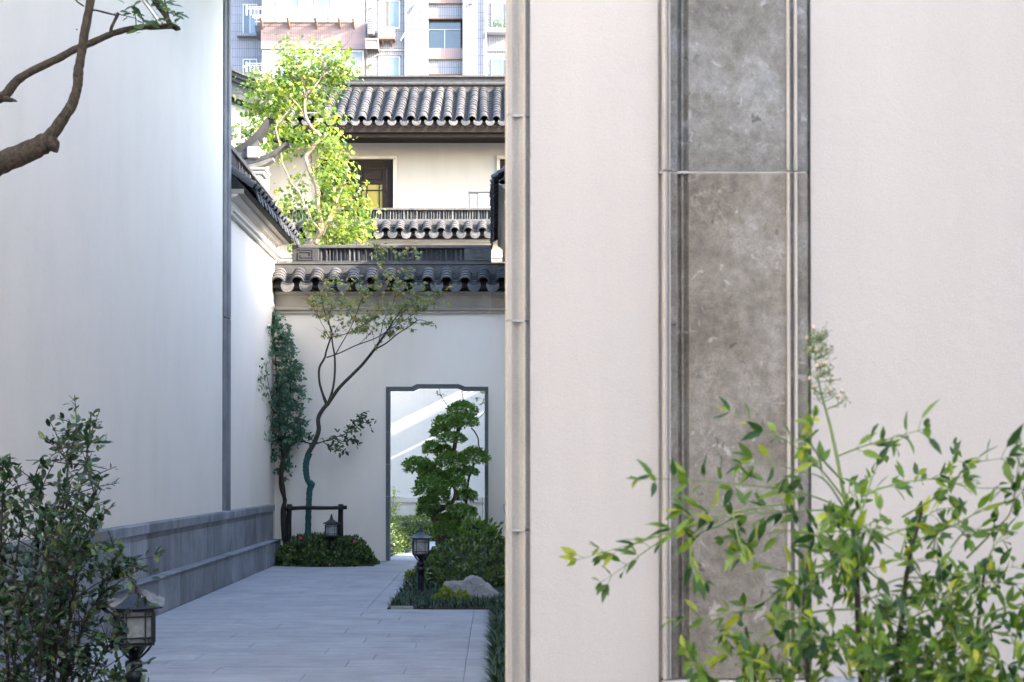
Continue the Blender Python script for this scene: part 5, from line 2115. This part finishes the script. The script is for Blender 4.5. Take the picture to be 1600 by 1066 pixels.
for (cx_, cy_) in ((300, 92), (316, 98), (332, 100), (560, 85), (575, 82), (540, 120), (565, 120), (580, 140), (570, 150), (520, 118)):
    for k in range(5):
        px_, py_ = cv(cx_ + rn.gauss(0, 8), cy_ + rn.gauss(0, 4))
        lp_.append(P(px_, py_, YT) - to)
        ld.append((rn.gauss(0, 1), rn.gauss(0, .4), rn.gauss(-.1, .3)))
        lu.append((0, rn.gauss(-.3, .4), 1))
leaves('twig_leaves', lp_, ld, lu, .05, T_LANCE, M['leaf_maple'], tp, wid=1.2)

# ------------------------------------------------------------------ grass of the bed
rs = np.random.RandomState(8)


def blades(n, x0, x1, y0, y1, seed, ln, hole=None):
    r_ = np.random.RandomState(seed)
    p = np.column_stack([r_.uniform(x0, x1, n), r_.uniform(y0, y1, n), np.full(n, .005)])
    return p


pa = blades(5200, BEDX + .02, 0.2, BY0 + .02, 15.6, 1, .2)
pb = blades(2600, BEDX + .02, -0.45, 15.6, 19.4, 2, .2)
pc = blades(6500, 0.0, 0.22, 8.4, BY0 + .1, 3, .2)
p = np.vstack([pa, pb, pc])
a = rs.uniform(0, 2 * PI, len(p))
el = rs.uniform(.25, 1.25, len(p))
d = np.column_stack([np.cos(a) * np.cos(el), np.sin(a) * np.cos(el), np.sin(el)])
d[-len(pc):, 0] -= .25
u = np.column_stack([-np.cos(a) * np.sin(el), -np.sin(a) * np.sin(el), np.cos(el)])
ln = rs.uniform(.08, .16, len(p))
ln[:len(pa)] *= .75
g_ = leaves('mondo_grass', p, d, u, ln, T_BLADE, M['grass'], None, 'stuff', wid=1.2)

# ------------------------------------------------------------------ rocks
def rock(name, label, loc, rad, seed, cuts):
    import bmesh
    bm = bmesh.new()
    bmesh.ops.create_icosphere(bm, subdivisions=4, radius=1)
    r_ = random.Random(seed)
    planes = [(Vector(q[:3]).normalized(), q[3]) for q in cuts]
    for v in bm.verts:
        d = v.co.normalized()
        s_ = 1.0
        for (n_, h_) in planes:
            q = d.dot(n_)
            if q > 1e-3:
                s_ = min(s_, h_ / q)
        co = d * s_
        co += d * (.10 * mnoise.noise(d * 2.3 + Vector((seed, 0, 0))) + .04 * mnoise.noise(d * 7 + Vector((0, seed, 0))) + .02 * mnoise.noise(d * 18))
        v.co = Vector((co.x * rad[0], co.y * rad[1], co.z * rad[2]))
    me = bpy.data.meshes.new(name)
    bm.to_mesh(me)
    bm.free()
    me.materials.append(M['rock'])
    o = put(name, me, None, loc=loc)
    tag(o, label, 'rock', 'pale rocks in the grass bed')
    return o


YR = 14.7
rock('garden_rock', 'smaller flat pale rock, the left one of the pair in the grass bed', (X(712, YR + .1), YR + .1, .09), (.155, .14, .15), 3, [(0, -.1, 1, .62), (-.9, -.35, .25, .80), (.1, -1, .2, .72), (.5, -.4, .8, .74), (-.5, -.6, .75, .70), (.9, -.3, .2, .85), (0, 1, .3, .8)])
rock('garden_rock', 'larger pointed pale rock, the right one of the pair in the grass bed', (X(748, YR), YR, .07), (.225, .17, .245), 12, [(.55, -.1, .85, .50), (-.25, -.25, 1, .72), (-.8, -.5, .35, .74), (.25, -1, .25, .62), (.8, -.7, .3, .70), (-.35, -.9, .75, .60), (.15, -.6, 1, .62), (0, 1, .4, .7), (-.95, .1, .3, .85)])

for (px_, py_, rad_, lab, mat_, n_) in ((697, 927, .058, 'round bright yellow green fern clump beside the lamp post', 'leaf_lime', 420), (683, 936, .045, 'small lime green plant left of the round fern clump', 'leaf_lime', 220), (722, 934, .062, 'pale variegated low plant in front of the smaller rock', 'leaf_lime', 150), (641, 903, .055, 'lime green tuft at the path edge of the bed', 'leaf_lime', 160)):
    Y_ = 14.35 if px_ > 650 else 17.6
    c_ = P(px_, py_, Y_)
    t = thing('bed_plant', lab, 'plant', (c_.x, Y_, 0), group='lime green plants in the bed')
    r_ = np.random.RandomState(px_)
    p, nn = blob_leaves(r_, n_, (0, 0, max(c_.z, .04)), (rad_, rad_, rad_ * .95), .15, .5)
    leaves('foliage', p, nn + r_.normal(size=p.shape) * .5, r_.normal(size=p.shape) + [0, 0, .5], .032 if n_ > 200 else .05, T_OVAL, M[mat_], t, wid=.9)
me_ = MB()
me_.box(X(611, BY0), X(646, BY0), BY0 - .004, BY0 + .004, 0.0, .035)
tag(me_.build('metal_edging', M['steel']), 'short strip of metal edging at the near corner of the grass bed', 'edging')

rn = random.Random(77)
# ------------------------------------------------------------------ bright tree beyond the doorway wall
YTR = 24.9
bt = thing('young_tree', 'sunlit yellow green tree with heart shaped leaves behind the doorway wall', 'tree', (X(488, YTR), YTR, 0))
bo = Vector((X(488, YTR), YTR, 0))
tr = MB()
blimbs = [[(470, 860, 8), (474, 600, 8), (485, 400, 7.5), (493, 378, 7.2), (504, 358, 6.8)],
          [(503, 359, 5.5), (501, 345, 4.6), (497, 325, 4.4), (496, 300, 4.3), (492, 285, 4.2), (484, 268, 4), (478, 250, 3.8), (478, 243, 3.8), (487, 232, 3.6), (499, 218, 3.6), (499, 211, 3.4), (490, 203, 3.2), (480, 188, 3), (476, 172, 2.8), (477, 150, 2.6), (486, 140, 2), (494, 132, 1.4), (505, 112, 1), (500, 80, .7)],
          [(504, 358, 6), (514, 345, 5.2), (520, 330, 4.6), (525, 312, 3.8), (530, 302, 3), (538, 285, 1.8), (545, 262, 1)],
          [(475, 320, 1.8), (468, 302, 1.9), (456, 288, 1.8), (450, 275, 1.8), (441, 255, 1.7), (438, 232, 1.6), (434, 215, 1.5), (431, 200, 1.5), (438, 188, 1.3), (448, 176, 1.1), (460, 160, .8)],
          [(441, 256, 1.2), (432, 245, 1), (424, 235, .9), (416, 222, .7), (400, 215, .5)],
          [(490, 285, 1.6), (489, 262, 1.4), (488, 250, 1.0)], [(478, 320, 1.6), (488, 345, 1.8), (500, 360, 2)], [(480, 188, 1.6), (462, 160, 1.2), (440, 140, .9), (420, 125, .6)], [(477, 150, 1.5), (470, 120, 1.1), (462, 90, .7)]]
tops = []
for i, a in enumerate(blimbs):
    dy = 0 if i < 2 else rn.uniform(-.5, .5)
    a = [(q[0], q[1], q[2], dy * k / (len(a) - 1)) for k, q in enumerate(a)]
    pts, rad = ipath(a, YTR, 4, bo)
    rad = [q * .82 for q in rad]
    tr.tube(pts, rad, 9, bump=0.05)
    tops += pts
tr_tw = tr
clus = [(470, 78, 28, 16, .5), (462, 100, 50, 22, 1), (498, 95, 32, 22, .8), (520, 118, 28, 18, .7), (430, 118, 36, 18, .8), (475, 130, 50, 22, 1.2), (420, 145, 34, 22, 1), (455, 160, 52, 22, 1.2), (505, 150, 30, 22, .9), (406, 175, 24, 18, .6), (440, 188, 55, 20, 1.2), (395, 205, 20, 12, .4), (425, 215, 38, 18, .8), (465, 215, 36, 20, .7), (512, 190, 18, 25, .6), (445, 238, 26, 12, .4), (515, 225, 18, 16, .6), (525, 255, 28, 22, .9), (540, 280, 24, 20, .8), (505, 275, 20, 16, .5), (530, 305, 32, 20, .9), (555, 328, 24, 14, .7), (510, 330, 36, 20, .9), (545, 350, 34, 18, 1), (490, 355, 30, 20, .8), (520, 372, 50, 12, 1.1), (470, 375, 16, 8, .3), (466, 288, 18, 9, .25), (460, 320, 22, 9, .25), (563, 372, 18, 8, .4), (535, 90, 12, 10, .3), (398, 140, 14, 20, .35), (550, 110, 10, 8, .2)]
lp_, ld, lu = [], [], []
for (cx_, cy_, sx_, sy_, wt) in clus:
    depth = .25 + sx_ / F * YTR * .7
    nsub = max(2, int(7 * wt))
    for s_ in range(nsub):
        ccx, ccy, ccd = cx_ - 3 + rn.gauss(0, sx_ * .37), cy_ + rn.gauss(0, sy_ * .47), abs(rn.gauss(.12, depth)) if rn.random() < .85 else -.2
        c_ = P(ccx, ccy, YTR + ccd) - bo
        near = min(tops, key=lambda q: (q - c_).length)
        if (near - c_).length < 1.1:
            tr_tw.tube([near, (near + c_) / 2 + Vector((0, 0, .03)), c_], [.010, .006, .003], 4, cap=False)
        for k in range(44):
            lp_.append(c_ + Vector((rn.gauss(0, .14), rn.gauss(0, .14), rn.gauss(0, .11))))
            a = rn.uniform(0, 2 * PI)
            ld.append((math.cos(a) * .7, math.sin(a) * .7, rn.uniform(-1.0, .1)))
            lu.append((rn.gauss(.35, .5), rn.gauss(-.35, .5), .7))
tr.build('trunk', M['bark_pale'], bt)
rs = np.random.RandomState(6)
leaves('crown', lp_, ld, lu, rs.uniform(.055, .11, len(lp_)), T_RHOMB, M['leaf_bright'], bt)

rn = random.Random(19)
# ------------------------------------------------------------------ near tree, upper left
YN = 6.6
nt_ = thing('pruned_tree', 'pruned dark barked tree reaching in at the upper left, with one small leafy tuft', 'tree', (-2.85, YN, 0))
no = Vector((-2.85, YN, 0))
mb = MB()
mb.tube([(0, 0, 0), (.02, 0, 1.0), (-.03, 0, 2.0), (.0, 0, 2.6), (.03, .02, 3.6), (0, 0, 5.3)], [.12, .10, .09, .085, .07, .05], 14, bump=0.05)
mb.build('trunk', M['bark_tree'], nt_)
j0 = Vector((.02, 0, 2.62))


def tip(px_, py_, dy=0.0):
    return P(px_, py_, YN + dy) - no


br = MB()
pts, rad = ipath([(-60, 275, 20), (-20, 262, 19), (12, 250, 17, -.02), (40, 238, 16, 0), (62, 229, 15), (74, 222, 14.5), (87, 229, 9.5), (90, 230, 9)], YN, 4, no)
pts[0] = j0
br.tube(pts, rad, 16, bump=0.10, seed=1)
pts, rad = ipath([(66, 228, 13), (76, 216, 10.5), (90, 198, 9.4), (102, 180, 8.6), (111, 166, 8), (117, 150, 7.6), (121, 136, 7.4), (122, 118, 8), (123, 108, 7.4), (126, 92, 7), (130, 64, 7), (135, 38, 6.8), (140, 10, 6.6), (146, -30, 6.2), (160, -110, 5)], YN, 4, no)
br.tube(pts, rad, 14, bump=0.085, seed=2)
pts, rad = ipath([(-75, 190, 9), (-30, 172, 8.5), (0, 153, 7.5), (10, 147, 7.5), (20, 134, 7), (32, 122, 6.4), (58, 107, 6), (90, 92, 5.8), (115, 78, 5.6), (133, 71, 5.4), (152, 63, 5.2), (175, 53, 4.8), (200, 46, 4.6), (222, 42.5, 4.6), (245, 42, 4.6), (268, 41, 4.6), (277, 45, 4.6), (278, 47, 4)], YN + .22, 4, no)
pts[0] = Vector((.02, 0.02, 3.2))
br.tube(pts, rad, 12, bump=0.09, seed=3)
pts, rad = ipath([(6, 154, 5.5), (16, 156, 4), (22, 157, 2.6), (27, 159, .6)], YN + .2, 3, no)
br.tube(pts, rad, 8)
for a in ([(173, 54, 3), (174, 44, 2.6), (179, 33, 2.4), (184, 22, 2.8), (183, 21, 1.5)], [(134, 16, 1.3), (148, 16, 1.5), (165, 20, 1.6), (181, 24, 1.3)], [(131, 10, 1.4), (120, 2, 1.3), (112, -8, 1.2)], [(121, 46.5, 1), (119, 46, .8)],
          [(268, 42, 4.5), (258, 24, 4.2), (243, 4, 4), (232, -14, 3.6)], [(266, 40, 1.4), (262, 20, 1.5), (257, 0, 1.4), (254, -20, 1)], [(213, 44, .8), (212, 30, .7), (209, 10, .6)], [(225, 42, .8), (222, 28, .6), (216, 14, .5)], [(184, 22, .8), (205, 27, .6), (214, 30, .5)]):
    pts, rad = ipath(a, YN + .15, 4, no)
    br.tube(pts, rad, 8, bump=0.05)
br.build('branch', M['bark_tree'], nt_)
lm = leaf_proto('leaf', T_OVAL, M['leaf_camphor'])
lv = [(195, 6, 20), (203, 10, 26), (214, 8, 30), (221, 3, 26), (205, 18, 16), (206, 21, 16), (200, 27, 14), (213, 23, 20), (220, 17, 18), (227, 25, 14), (212, 32, 16), (222, 33, 20), (232, 33, 20), (218, 41, 18), (208, 40, 18), (226, 42, 16), (236, 37, 18), (216, 48, 22), (222, 51, 12), (240, 33, 14), (245, 30, 16), (248, 5, 26), (256, 3, 26), (262, 9, 24), (252, 14, 20), (248, 22, 16), (256, 18, 22), (264, 20, 18), (270, 8, 18), (276, 3, 16), (266, 28, 16), (273, 24, 18), (279, 22, 20), (281, 28, 18), (284, 19, 18), (272, 36, 16), (268, 37, 18), (262, 36, 16), (276, 38, 12), (288, 20, 12), (187, 18, 14), (184, 20, 12), (274, 8, 20), (240, -4, 24), (263, -6, 24), (230, -2, 20), (252, 28, 14)]
for (px_, py_, ln_) in lv:
    p = tip(px_, py_, .15 + rn.uniform(-.06, .06))
    leaf_obj('leaf', lm, p, (rn.choice((-1, 1)) * rn.uniform(.5, 1), rn.gauss(0, .4), rn.gauss(-.25, .25)), (rn.gauss(0, .3), rn.gauss(-.8, .4), .8), ln_ / F * YN * .95, nt_, 1.15)
sp = MB()
pts = [tip(252, 37.5, .1), tip(225, 0, .1), tip(150, -108, .02), Vector((.06, -.02, 5.05))]
pts[3] = pts[2] + (pts[2] - pts[1]) * 1.2
sp.tube(pts, .011, 10)
sp2 = sp.build('support_rod', M['steel'], None)
sp2.location = no
tag(sp2, 'thin grey metal rod propping the leafy branch end at the upper left', 'support rod')

rn = random.Random(23)
# ------------------------------------------------------------------ dark shrub, lower left
YSH = 6.0
ls_ = thing('leafy_shrub', 'large dark shrub with small glossy leaves and pale berries at the lower left corner', 'shrub', (-1.95, YSH, 0))
lo = Vector((-1.95, YSH, 0))
base = [(60, 1250), (20, 1250), (110, 1250), (-40, 1250), (150, 1250)]
stems = [[(70, 1220, 4), (85, 1050, 3.4), (98, 900, 2.8), (115, 800, 2.2), (132, 735, 1.8), (138, 690, 1.4), (142, 655, 1)],
         [(60, 1220, 4), (80, 1000, 3.2), (90, 860, 2.6), (103, 760, 2), (108, 720, 1.6), (117, 685, 1.2), (120, 655, .8)],
         [(108, 730, 1.3), (98, 705, 1), (92, 688, .8)],
         [(85, 1050, 2.6), (105, 860, 2), (135, 800, 1.5), (150, 770, 1.2), (156, 750, .9)],
         [(40, 1220, 4), (45, 1000, 3), (60, 850, 2.2), (62, 790, 1.6), (58, 755, 1), (52, 746, .8)],
         [(20, 1220, 4), (10, 1000, 3), (2, 880, 2.4), (3, 800, 1.8), (6, 750, 1.2), (3, 722, .9)],
         [(10, 1000, 2.2), (25, 880, 1.8), (36, 800, 1.3), (40, 780, .9)],
         [(90, 1100, 3), (110, 960, 2.4), (125, 870, 1.8), (145, 825, 1.4), (162, 812, 1)],
         [(90, 1100, 3), (130, 980, 2.2), (160, 925, 1.6), (180, 890, 1.2), (190, 880, .8), (198, 900, .7)],
         [(100, 1150, 2.6), (150, 1040, 1.8), (178, 1000, 1.3), (192, 985, .9)],
         [(100, 1200, 2.6), (150, 1110, 1.8), (180, 1070, 1.3), (188, 1050, .9)],
         [(45, 1000, 2.2), (70, 900, 1.8), (82, 830, 1.4), (85, 790, 1)],
         [(60, 1100, 2.6), (70, 970, 2), (110, 880, 1.5), (150, 860, 1.1), (175, 858, .8)],
         [(20, 1100, 2.2), (30, 960, 1.8), (55, 900, 1.3)], [(-20, 1150, 3), (-25, 950, 2.2), (-15, 800, 1.4), (-10, 740, .9)], [(75, 1200, 2.4), (100, 1060, 2), (140, 960, 1.4), (165, 950, 1)]]
mb = MB()
spots = []
for i, a in enumerate(stems):
    dy = rn.uniform(-.5, .45)
    a = [(q[0], q[1], q[2] * .9, dy * (.3 + .7 * k / (len(a) - 1))) for k, q in enumerate(a)]
    pts, rad = ipath(a, YSH, 5, lo)
    mb.tube(pts, rad, 7, bump=0.04)
    tot = sum((pts[k] - pts[k - 1]).length for k in range(1, len(pts)))
    run = 0.0
    for k in range(1, len(pts)):
        seg = pts[k] - pts[k - 1]
        m_ = max(1, int(seg.length / .028))
        for j in range(m_):
            spots.append((pts[k - 1] + seg * (j / m_), seg.normalized(), (run + seg.length * j / m_) / tot))
        run += seg.length
tw = []
for (p, d, t) in spots:
    if p.z < -.1:
        continue
    for q in range(2 if t < .8 else 1):
        if rn.random() < .72:
            dd = (d * .6 + Vector((rn.gauss(0, .8), rn.gauss(0, .8), rn.gauss(.15, .5)))).normalized()
            L = rn.uniform(.07, .24) * (1 - .5 * max(0, t - .6))
            e = p + dd * L
            mb.tube([p, (p + e) / 2 + Vector((0, 0, .008)), e], [.003, .0022, .0015], 4, cap=False)
            tw.append((p, e, dd))
mb.build('stem', M['stem_brown'], ls_)
pl = []
for (p, e, dd) in tw:
    for k in range(rn.randint(5, 8)):
        t = rn.uniform(.35, 1.0)
        q = p.lerp(e, t) + Vector((rn.gauss(0, .008), rn.gauss(0, .008), rn.gauss(0, .008)))
        pl.append((q, dd * .5 + Vector((rn.gauss(0, .7), rn.gauss(0, .7), rn.gauss(.15, .6)))))
for (p, d, t) in spots:
    if t > .55 and p.z > -.1:
        for k in range(3):
            pl.append((p + Vector((rn.gauss(0, .012), rn.gauss(0, .012), rn.gauss(0, .012))), d * .7 + Vector((rn.gauss(0, .7), rn.gauss(0, .7), rn.gauss(.1, .5)))))
rn.shuffle(pl)
pl.sort(key=lambda q: -(q[0].z > .95))
lm2 = leaf_proto('leaf', T_OVAL, M['leaf_shrub'])
for (p, d) in pl[:290]:
    leaf_obj('leaf', lm2, p, d, (rn.gauss(0, .5), rn.gauss(-.3, .4), 1), rn.uniform(.030, .052), ls_, rn.uniform(.85, 1.15))
rest = pl[290:]
rs = np.random.RandomState(31)
leaves('foliage', [q[0] for q in rest], [q[1] for q in rest], rs.normal(size=(len(rest), 3)) * .5 + [0, -.3, 1], rs.uniform(.028, .052, len(rest)), T_OVAL, M['leaf_shrub'], ls_, 'stuff')
bb = MB()
for k in range(240):
    p, e, dd = rn.choice(tw)
    c_ = e.lerp(p, rn.uniform(.1, .7)) + Vector((rn.gauss(0, .02), rn.gauss(0, .02), rn.gauss(0, .02)))
    r_ = rn.uniform(.0035, .0055)
    vs = [c_ + Vector(v) * r_ for v in ((1, 0, 0), (-1, 0, 0), (0, 1, 0), (0, -1, 0), (0, 0, 1), (0, 0, -1))]
    bb.add(vs, [(0, 2, 4), (2, 1, 4), (1, 3, 4), (3, 0, 4), (2, 0, 5), (1, 2, 5), (3, 1, 5), (0, 3, 5)], True)
bb.build('berries', M['berry'], ls_, 'stuff')

rn = random.Random(29)
# ------------------------------------------------------------------ nandina in front of the pilaster
YNA = 2.55
nn_ = thing('nandina_bush', 'nandina bush with pointed green leaves and a budding flower spike before the pilaster', 'bush', (X(1345, YNA), YNA, 0))
nao = Vector((X(1345, YNA), YNA, 0))
zz = lambda x_, y_: (900 + x_ / 1.883, 500 + y_ / 1.883)
mb = MB()
gs = MB()
for a in ([(1352, 1900, 8), (1350, 1300, 7.5), (1347, 1066, 7), (1342, 1000, 6.5), (1340, 940, 6), (1337, 880, 5.5), (1334, 835, 5), (1322, 790, 4)],
          [(1380, 1900, 7), (1395, 1300, 6), (1400, 1066, 5.5), (1410, 960, 5), (1420, 880, 4), (1440, 800, 3)],
          [(1300, 1900, 6), (1270, 1200, 5), (1262, 1066, 4), (1255, 960, 3.5), (1262, 880, 3)],
          [(1420, 1900, 6), (1500, 1250, 5), (1520, 1066, 4.5), (1530, 960, 4), (1540, 880, 3)],
          [(1330, 1900, 6), (1200, 1250, 5), (1180, 1066, 4), (1165, 980, 3)]):
    dy = rn.uniform(-.15, .2) if a[0][0] != 1352 else 0
    pts, rad = ipath([(q[0], q[1], q[2] * .8, dy) for q in a], YNA, 5, nao)
    mb.tube(pts, rad, 8, bump=0.06)
mb.build('cane', M['stem_brown'], nn_)
pts, rad = ipath([(1325, 800, 3.4), (1316, 760, 3.0), (1307, 712, 2.8), (1298, 670, 2.4), (1290, 640, 2), (1282, 610, 1.7), (1276, 575, 1.3), (1272, 545, .9), (1270, 520, .6)], YNA, 5, nao)
gs.tube(pts, rad, 7)
buds = []
for k in range(44):
    t = rn.uniform(.45, 1.0)
    i = int(t * (len(pts) - 1))
    p = pts[i]
    s_ = rn.choice((-1, 1)) if rn.random() < .7 else 1
    L = rn.uniform(20, 50) / F * YNA * (1.35 - t)
    e = p + Vector((s_ * L * rn.uniform(.5, 1) * (1.2 if s_ > 0 else .8), rn.gauss(0, L * .5), L * rn.uniform(.1, .8)))
    m_ = (p + e) / 2 - Vector((0, 0, L * .08))
    gs.tube([p, m_, e], [.0011, .0009, .0006], 4, cap=False)
    for q in range(6):
        f_ = m_.lerp(e, rn.uniform(.1, 1.0))
        g2 = f_ + Vector((rn.gauss(0, .007), rn.gauss(0, .007), rn.gauss(.005, .006)))
        gs.tube([f_, g2], [.0006, .0004], 3, cap=False)
        buds.append(g2)
bd = MB()
bl = MB()
for i, c_ in enumerate(buds):
    big = i % 14 == 0
    r_ = rn.uniform(.0012, .0018) if not big else rn.uniform(.003, .0042)
    vs = [c_ + Vector(v) * r_ for v in ((1, 0, 0), (-1, 0, 0), (0, 1, 0), (0, -1, 0), (0, 0, 1.4), (0, 0, -1.4))]
    (bl if big else bd).add(vs, [(0, 2, 4), (2, 1, 4), (1, 3, 4), (3, 0, 4), (2, 0, 5), (1, 2, 5), (3, 1, 5), (0, 3, 5)], True)
bd.build('flower_buds', M['stem_green'], nn_, 'stuff')
bl.build('flower_petals', M['bud'], nn_, 'stuff')

fr = [  # rachis paths in enlarged coordinates
    [(800, 560), (700, 520), (620, 500), (480, 482), (380, 475), (250, 468), (190, 470)],
    [(800, 540), (720, 440), (640, 370), (560, 325), (480, 285)],
    [(620, 540), (450, 568), (320, 610), (200, 650), (100, 678), (10, 705)],
    [(420, 590), (300, 620), (220, 670), (150, 720), (85, 765)],
    [(800, 570), (730, 470), (640, 440), (560, 420), (500, 425)],
    [(790, 480), (700, 380), (690, 330), (700, 290)],
    [(770, 400), (850, 370), (940, 345), (1020, 322)],
    [(840, 520), (900, 495), (980, 475), (1070, 465), (1100, 455), (1110, 400), (1120, 370)],
    [(1070, 465), (1130, 485), (1200, 495), (1318, 490)],
    [(960, 580), (1020, 545), (1100, 500), (1120, 470), (1150, 430), (1200, 415), (1260, 408)],
    [(840, 740), (750, 735), (650, 780), (550, 830), (470, 870), (430, 950), (400, 1020)],
    [(800, 700), (640, 740), (560, 720), (480, 690)],
    [(460, 560), (475, 630), (495, 690)],
    [(550, 850), (470, 860), (380, 872), (310, 880)],
    [(830, 600), (870, 470), (900, 400), (930, 380)],
    [(900, 640), (1000, 600), (1060, 560), (1130, 550)],
    [(1000, 650), (1120, 600), (1210, 550), (1280, 530), (1320, 500)],
    [(1150, 700), (1230, 620), (1280, 560), (1300, 430), (1310, 390)],
    [(860, 800), (960, 760), (1060, 760), (1200, 740), (1320, 720)],
    [(840, 850), (700, 860), (600, 900), (520, 950), (470, 980)],
    [(850, 700), (720, 640), (620, 620), (520, 640), (440, 650)],
    [(830, 560), (700, 560), (560, 570), (430, 560), (330, 560)],
    [(430, 600), (350, 640), (340, 720), (380, 770)],
]
for k in range(54):
    sx_ = rn.uniform(760, 1250)
    sy_ = rn.uniform(620, 1150)
    an = rn.uniform(-PI * .95, PI * .05)
    L = rn.uniform(90, 260)
    ex, ey = sx_ + L * math.cos(an) * 1.2, sy_ + L * math.sin(an) * .75
    if ey < 560 + abs(ex - 900) * .10 or ex < 380:
        continue
    fr.append([(sx_, sy_), ((sx_ + ex) / 2, (sy_ + ey) / 2 - rn.uniform(5, 30)), (ex, ey + rn.uniform(0, 25))])
for k in range(20):          # middle of the bush
    sx_ = rn.uniform(600, 940)
    sy_ = rn.uniform(560, 860)
    an = rn.uniform(-PI, PI)
    L = rn.uniform(60, 150)
    fr.append([(sx_, sy_), (sx_ + L * .5 * math.cos(an), sy_ + L * .35 * math.sin(an) - 12), (sx_ + L * math.cos(an), sy_ + L * .6 * math.sin(an))])
for k in range(22):          # lower right mass
    sx_ = rn.uniform(800, 1320)
    sy_ = rn.uniform(760, 1080)
    an = rn.uniform(-PI, 0)
    L = rn.uniform(70, 170)
    fr.append([(sx_, sy_), (sx_ + L * .5 * math.cos(an), sy_ + L * .4 * math.sin(an) - 14), (sx_ + L * math.cos(an), sy_ + L * .65 * math.sin(an))])
for k in range(38):          # dense low growth
    sx_ = rn.uniform(420, 1300)
    sy_ = rn.uniform(1080, 1180)
    L = rn.uniform(80, 240)
    an = rn.uniform(-2.3, -.8)
    ex, ey = sx_ + L * math.cos(an), sy_ + L * math.sin(an)
    fr.append([(sx_, sy_), ((sx_ + ex) / 2 + rn.uniform(-20, 20), (sy_ + ey) / 2), (ex, ey)])
lf = []
for i, a in enumerate(fr):
    dy0, dy1 = rn.uniform(-.05, .1), rn.uniform(-.28, .30)
    q = []
    for k, (x_, y_) in enumerate(a):
        t = k / (len(a) - 1)
        px_, py_ = zz(x_, y_)
        q.append((px_, py_, 1.9 * (1 - t) + .5, dy0 + dy1 * t))
    pts, rad = ipath(q, YNA, 6, nao)
    gs.tube(pts, [r_ * .75 for r_ in rad], 6, cap=False)
    acc = 0.0
    step = 0.030
    for k in range(1, len(pts)):
        acc += (pts[k] - pts[k - 1]).length
        t = k / (len(pts) - 1)
        if t < .22:
            continue
        if acc > step or k == len(pts) - 1:
            acc = 0
            d = (pts[k] - pts[k - 1]).normalized()
            last = k == len(pts) - 1
            for s_ in ((-1, 1) if not last else (0,)):
                if rn.random() < .18 and not last:
                    continue
                out = Vector((rn.gauss(0, .35), rn.gauss(0, .75), s_ * rn.uniform(.3, 1) + .12))
                dd = (d * rn.uniform(.4, .9) + out * .7).normalized()
                pl_ = rn.uniform(.006, .02)
                e = pts[k] + dd * pl_
                gs.tube([pts[k], e], [.0009, .0007], 4, cap=False)
                nleaf = rn.choice((1, 1, 2, 3)) if not last else 3
                for m_ in range(nleaf):
                    sp_ = 0 if m_ == 0 else (1 if m_ == 1 else -1)
                    dl_ = (dd + Vector((rn.gauss(0, .2), rn.gauss(0, .3), rn.gauss(-.08, .25) + sp_ * .55))).normalized()
                    lf.append((e, dl_, rn.uniform(.029, .052) * (1 if m_ == 0 else .8)))
gs.build('leaf_stalk', M['stem_green'], nn_)
lm3 = leaf_proto('leaf', T_LANCE, M['leaf_nandina'])
lead = lf[:]
lead.sort(key=lambda q: -q[2])
for (p, d, s_) in lead[:295]:
    leaf_obj('leaf', lm3, p, d, (rn.gauss(0, .5), rn.gauss(-.5, .4), .8), s_, nn_, rn.uniform(.7, 1.0))
rest = lead[295:]
rs = np.random.RandomState(41)
if rest:
    leaves('foliage', [q[0] for q in rest], [q[1] for q in rest], rs.normal(size=(len(rest), 3)) * .5 + [0, -.5, .8], [q[2] for q in rest], T_LANCE, M['leaf_nandina'], nn_, 'stuff', wid=1.15)
print('nandina leaves', len(lf), 'shrub leaves', len(pl))
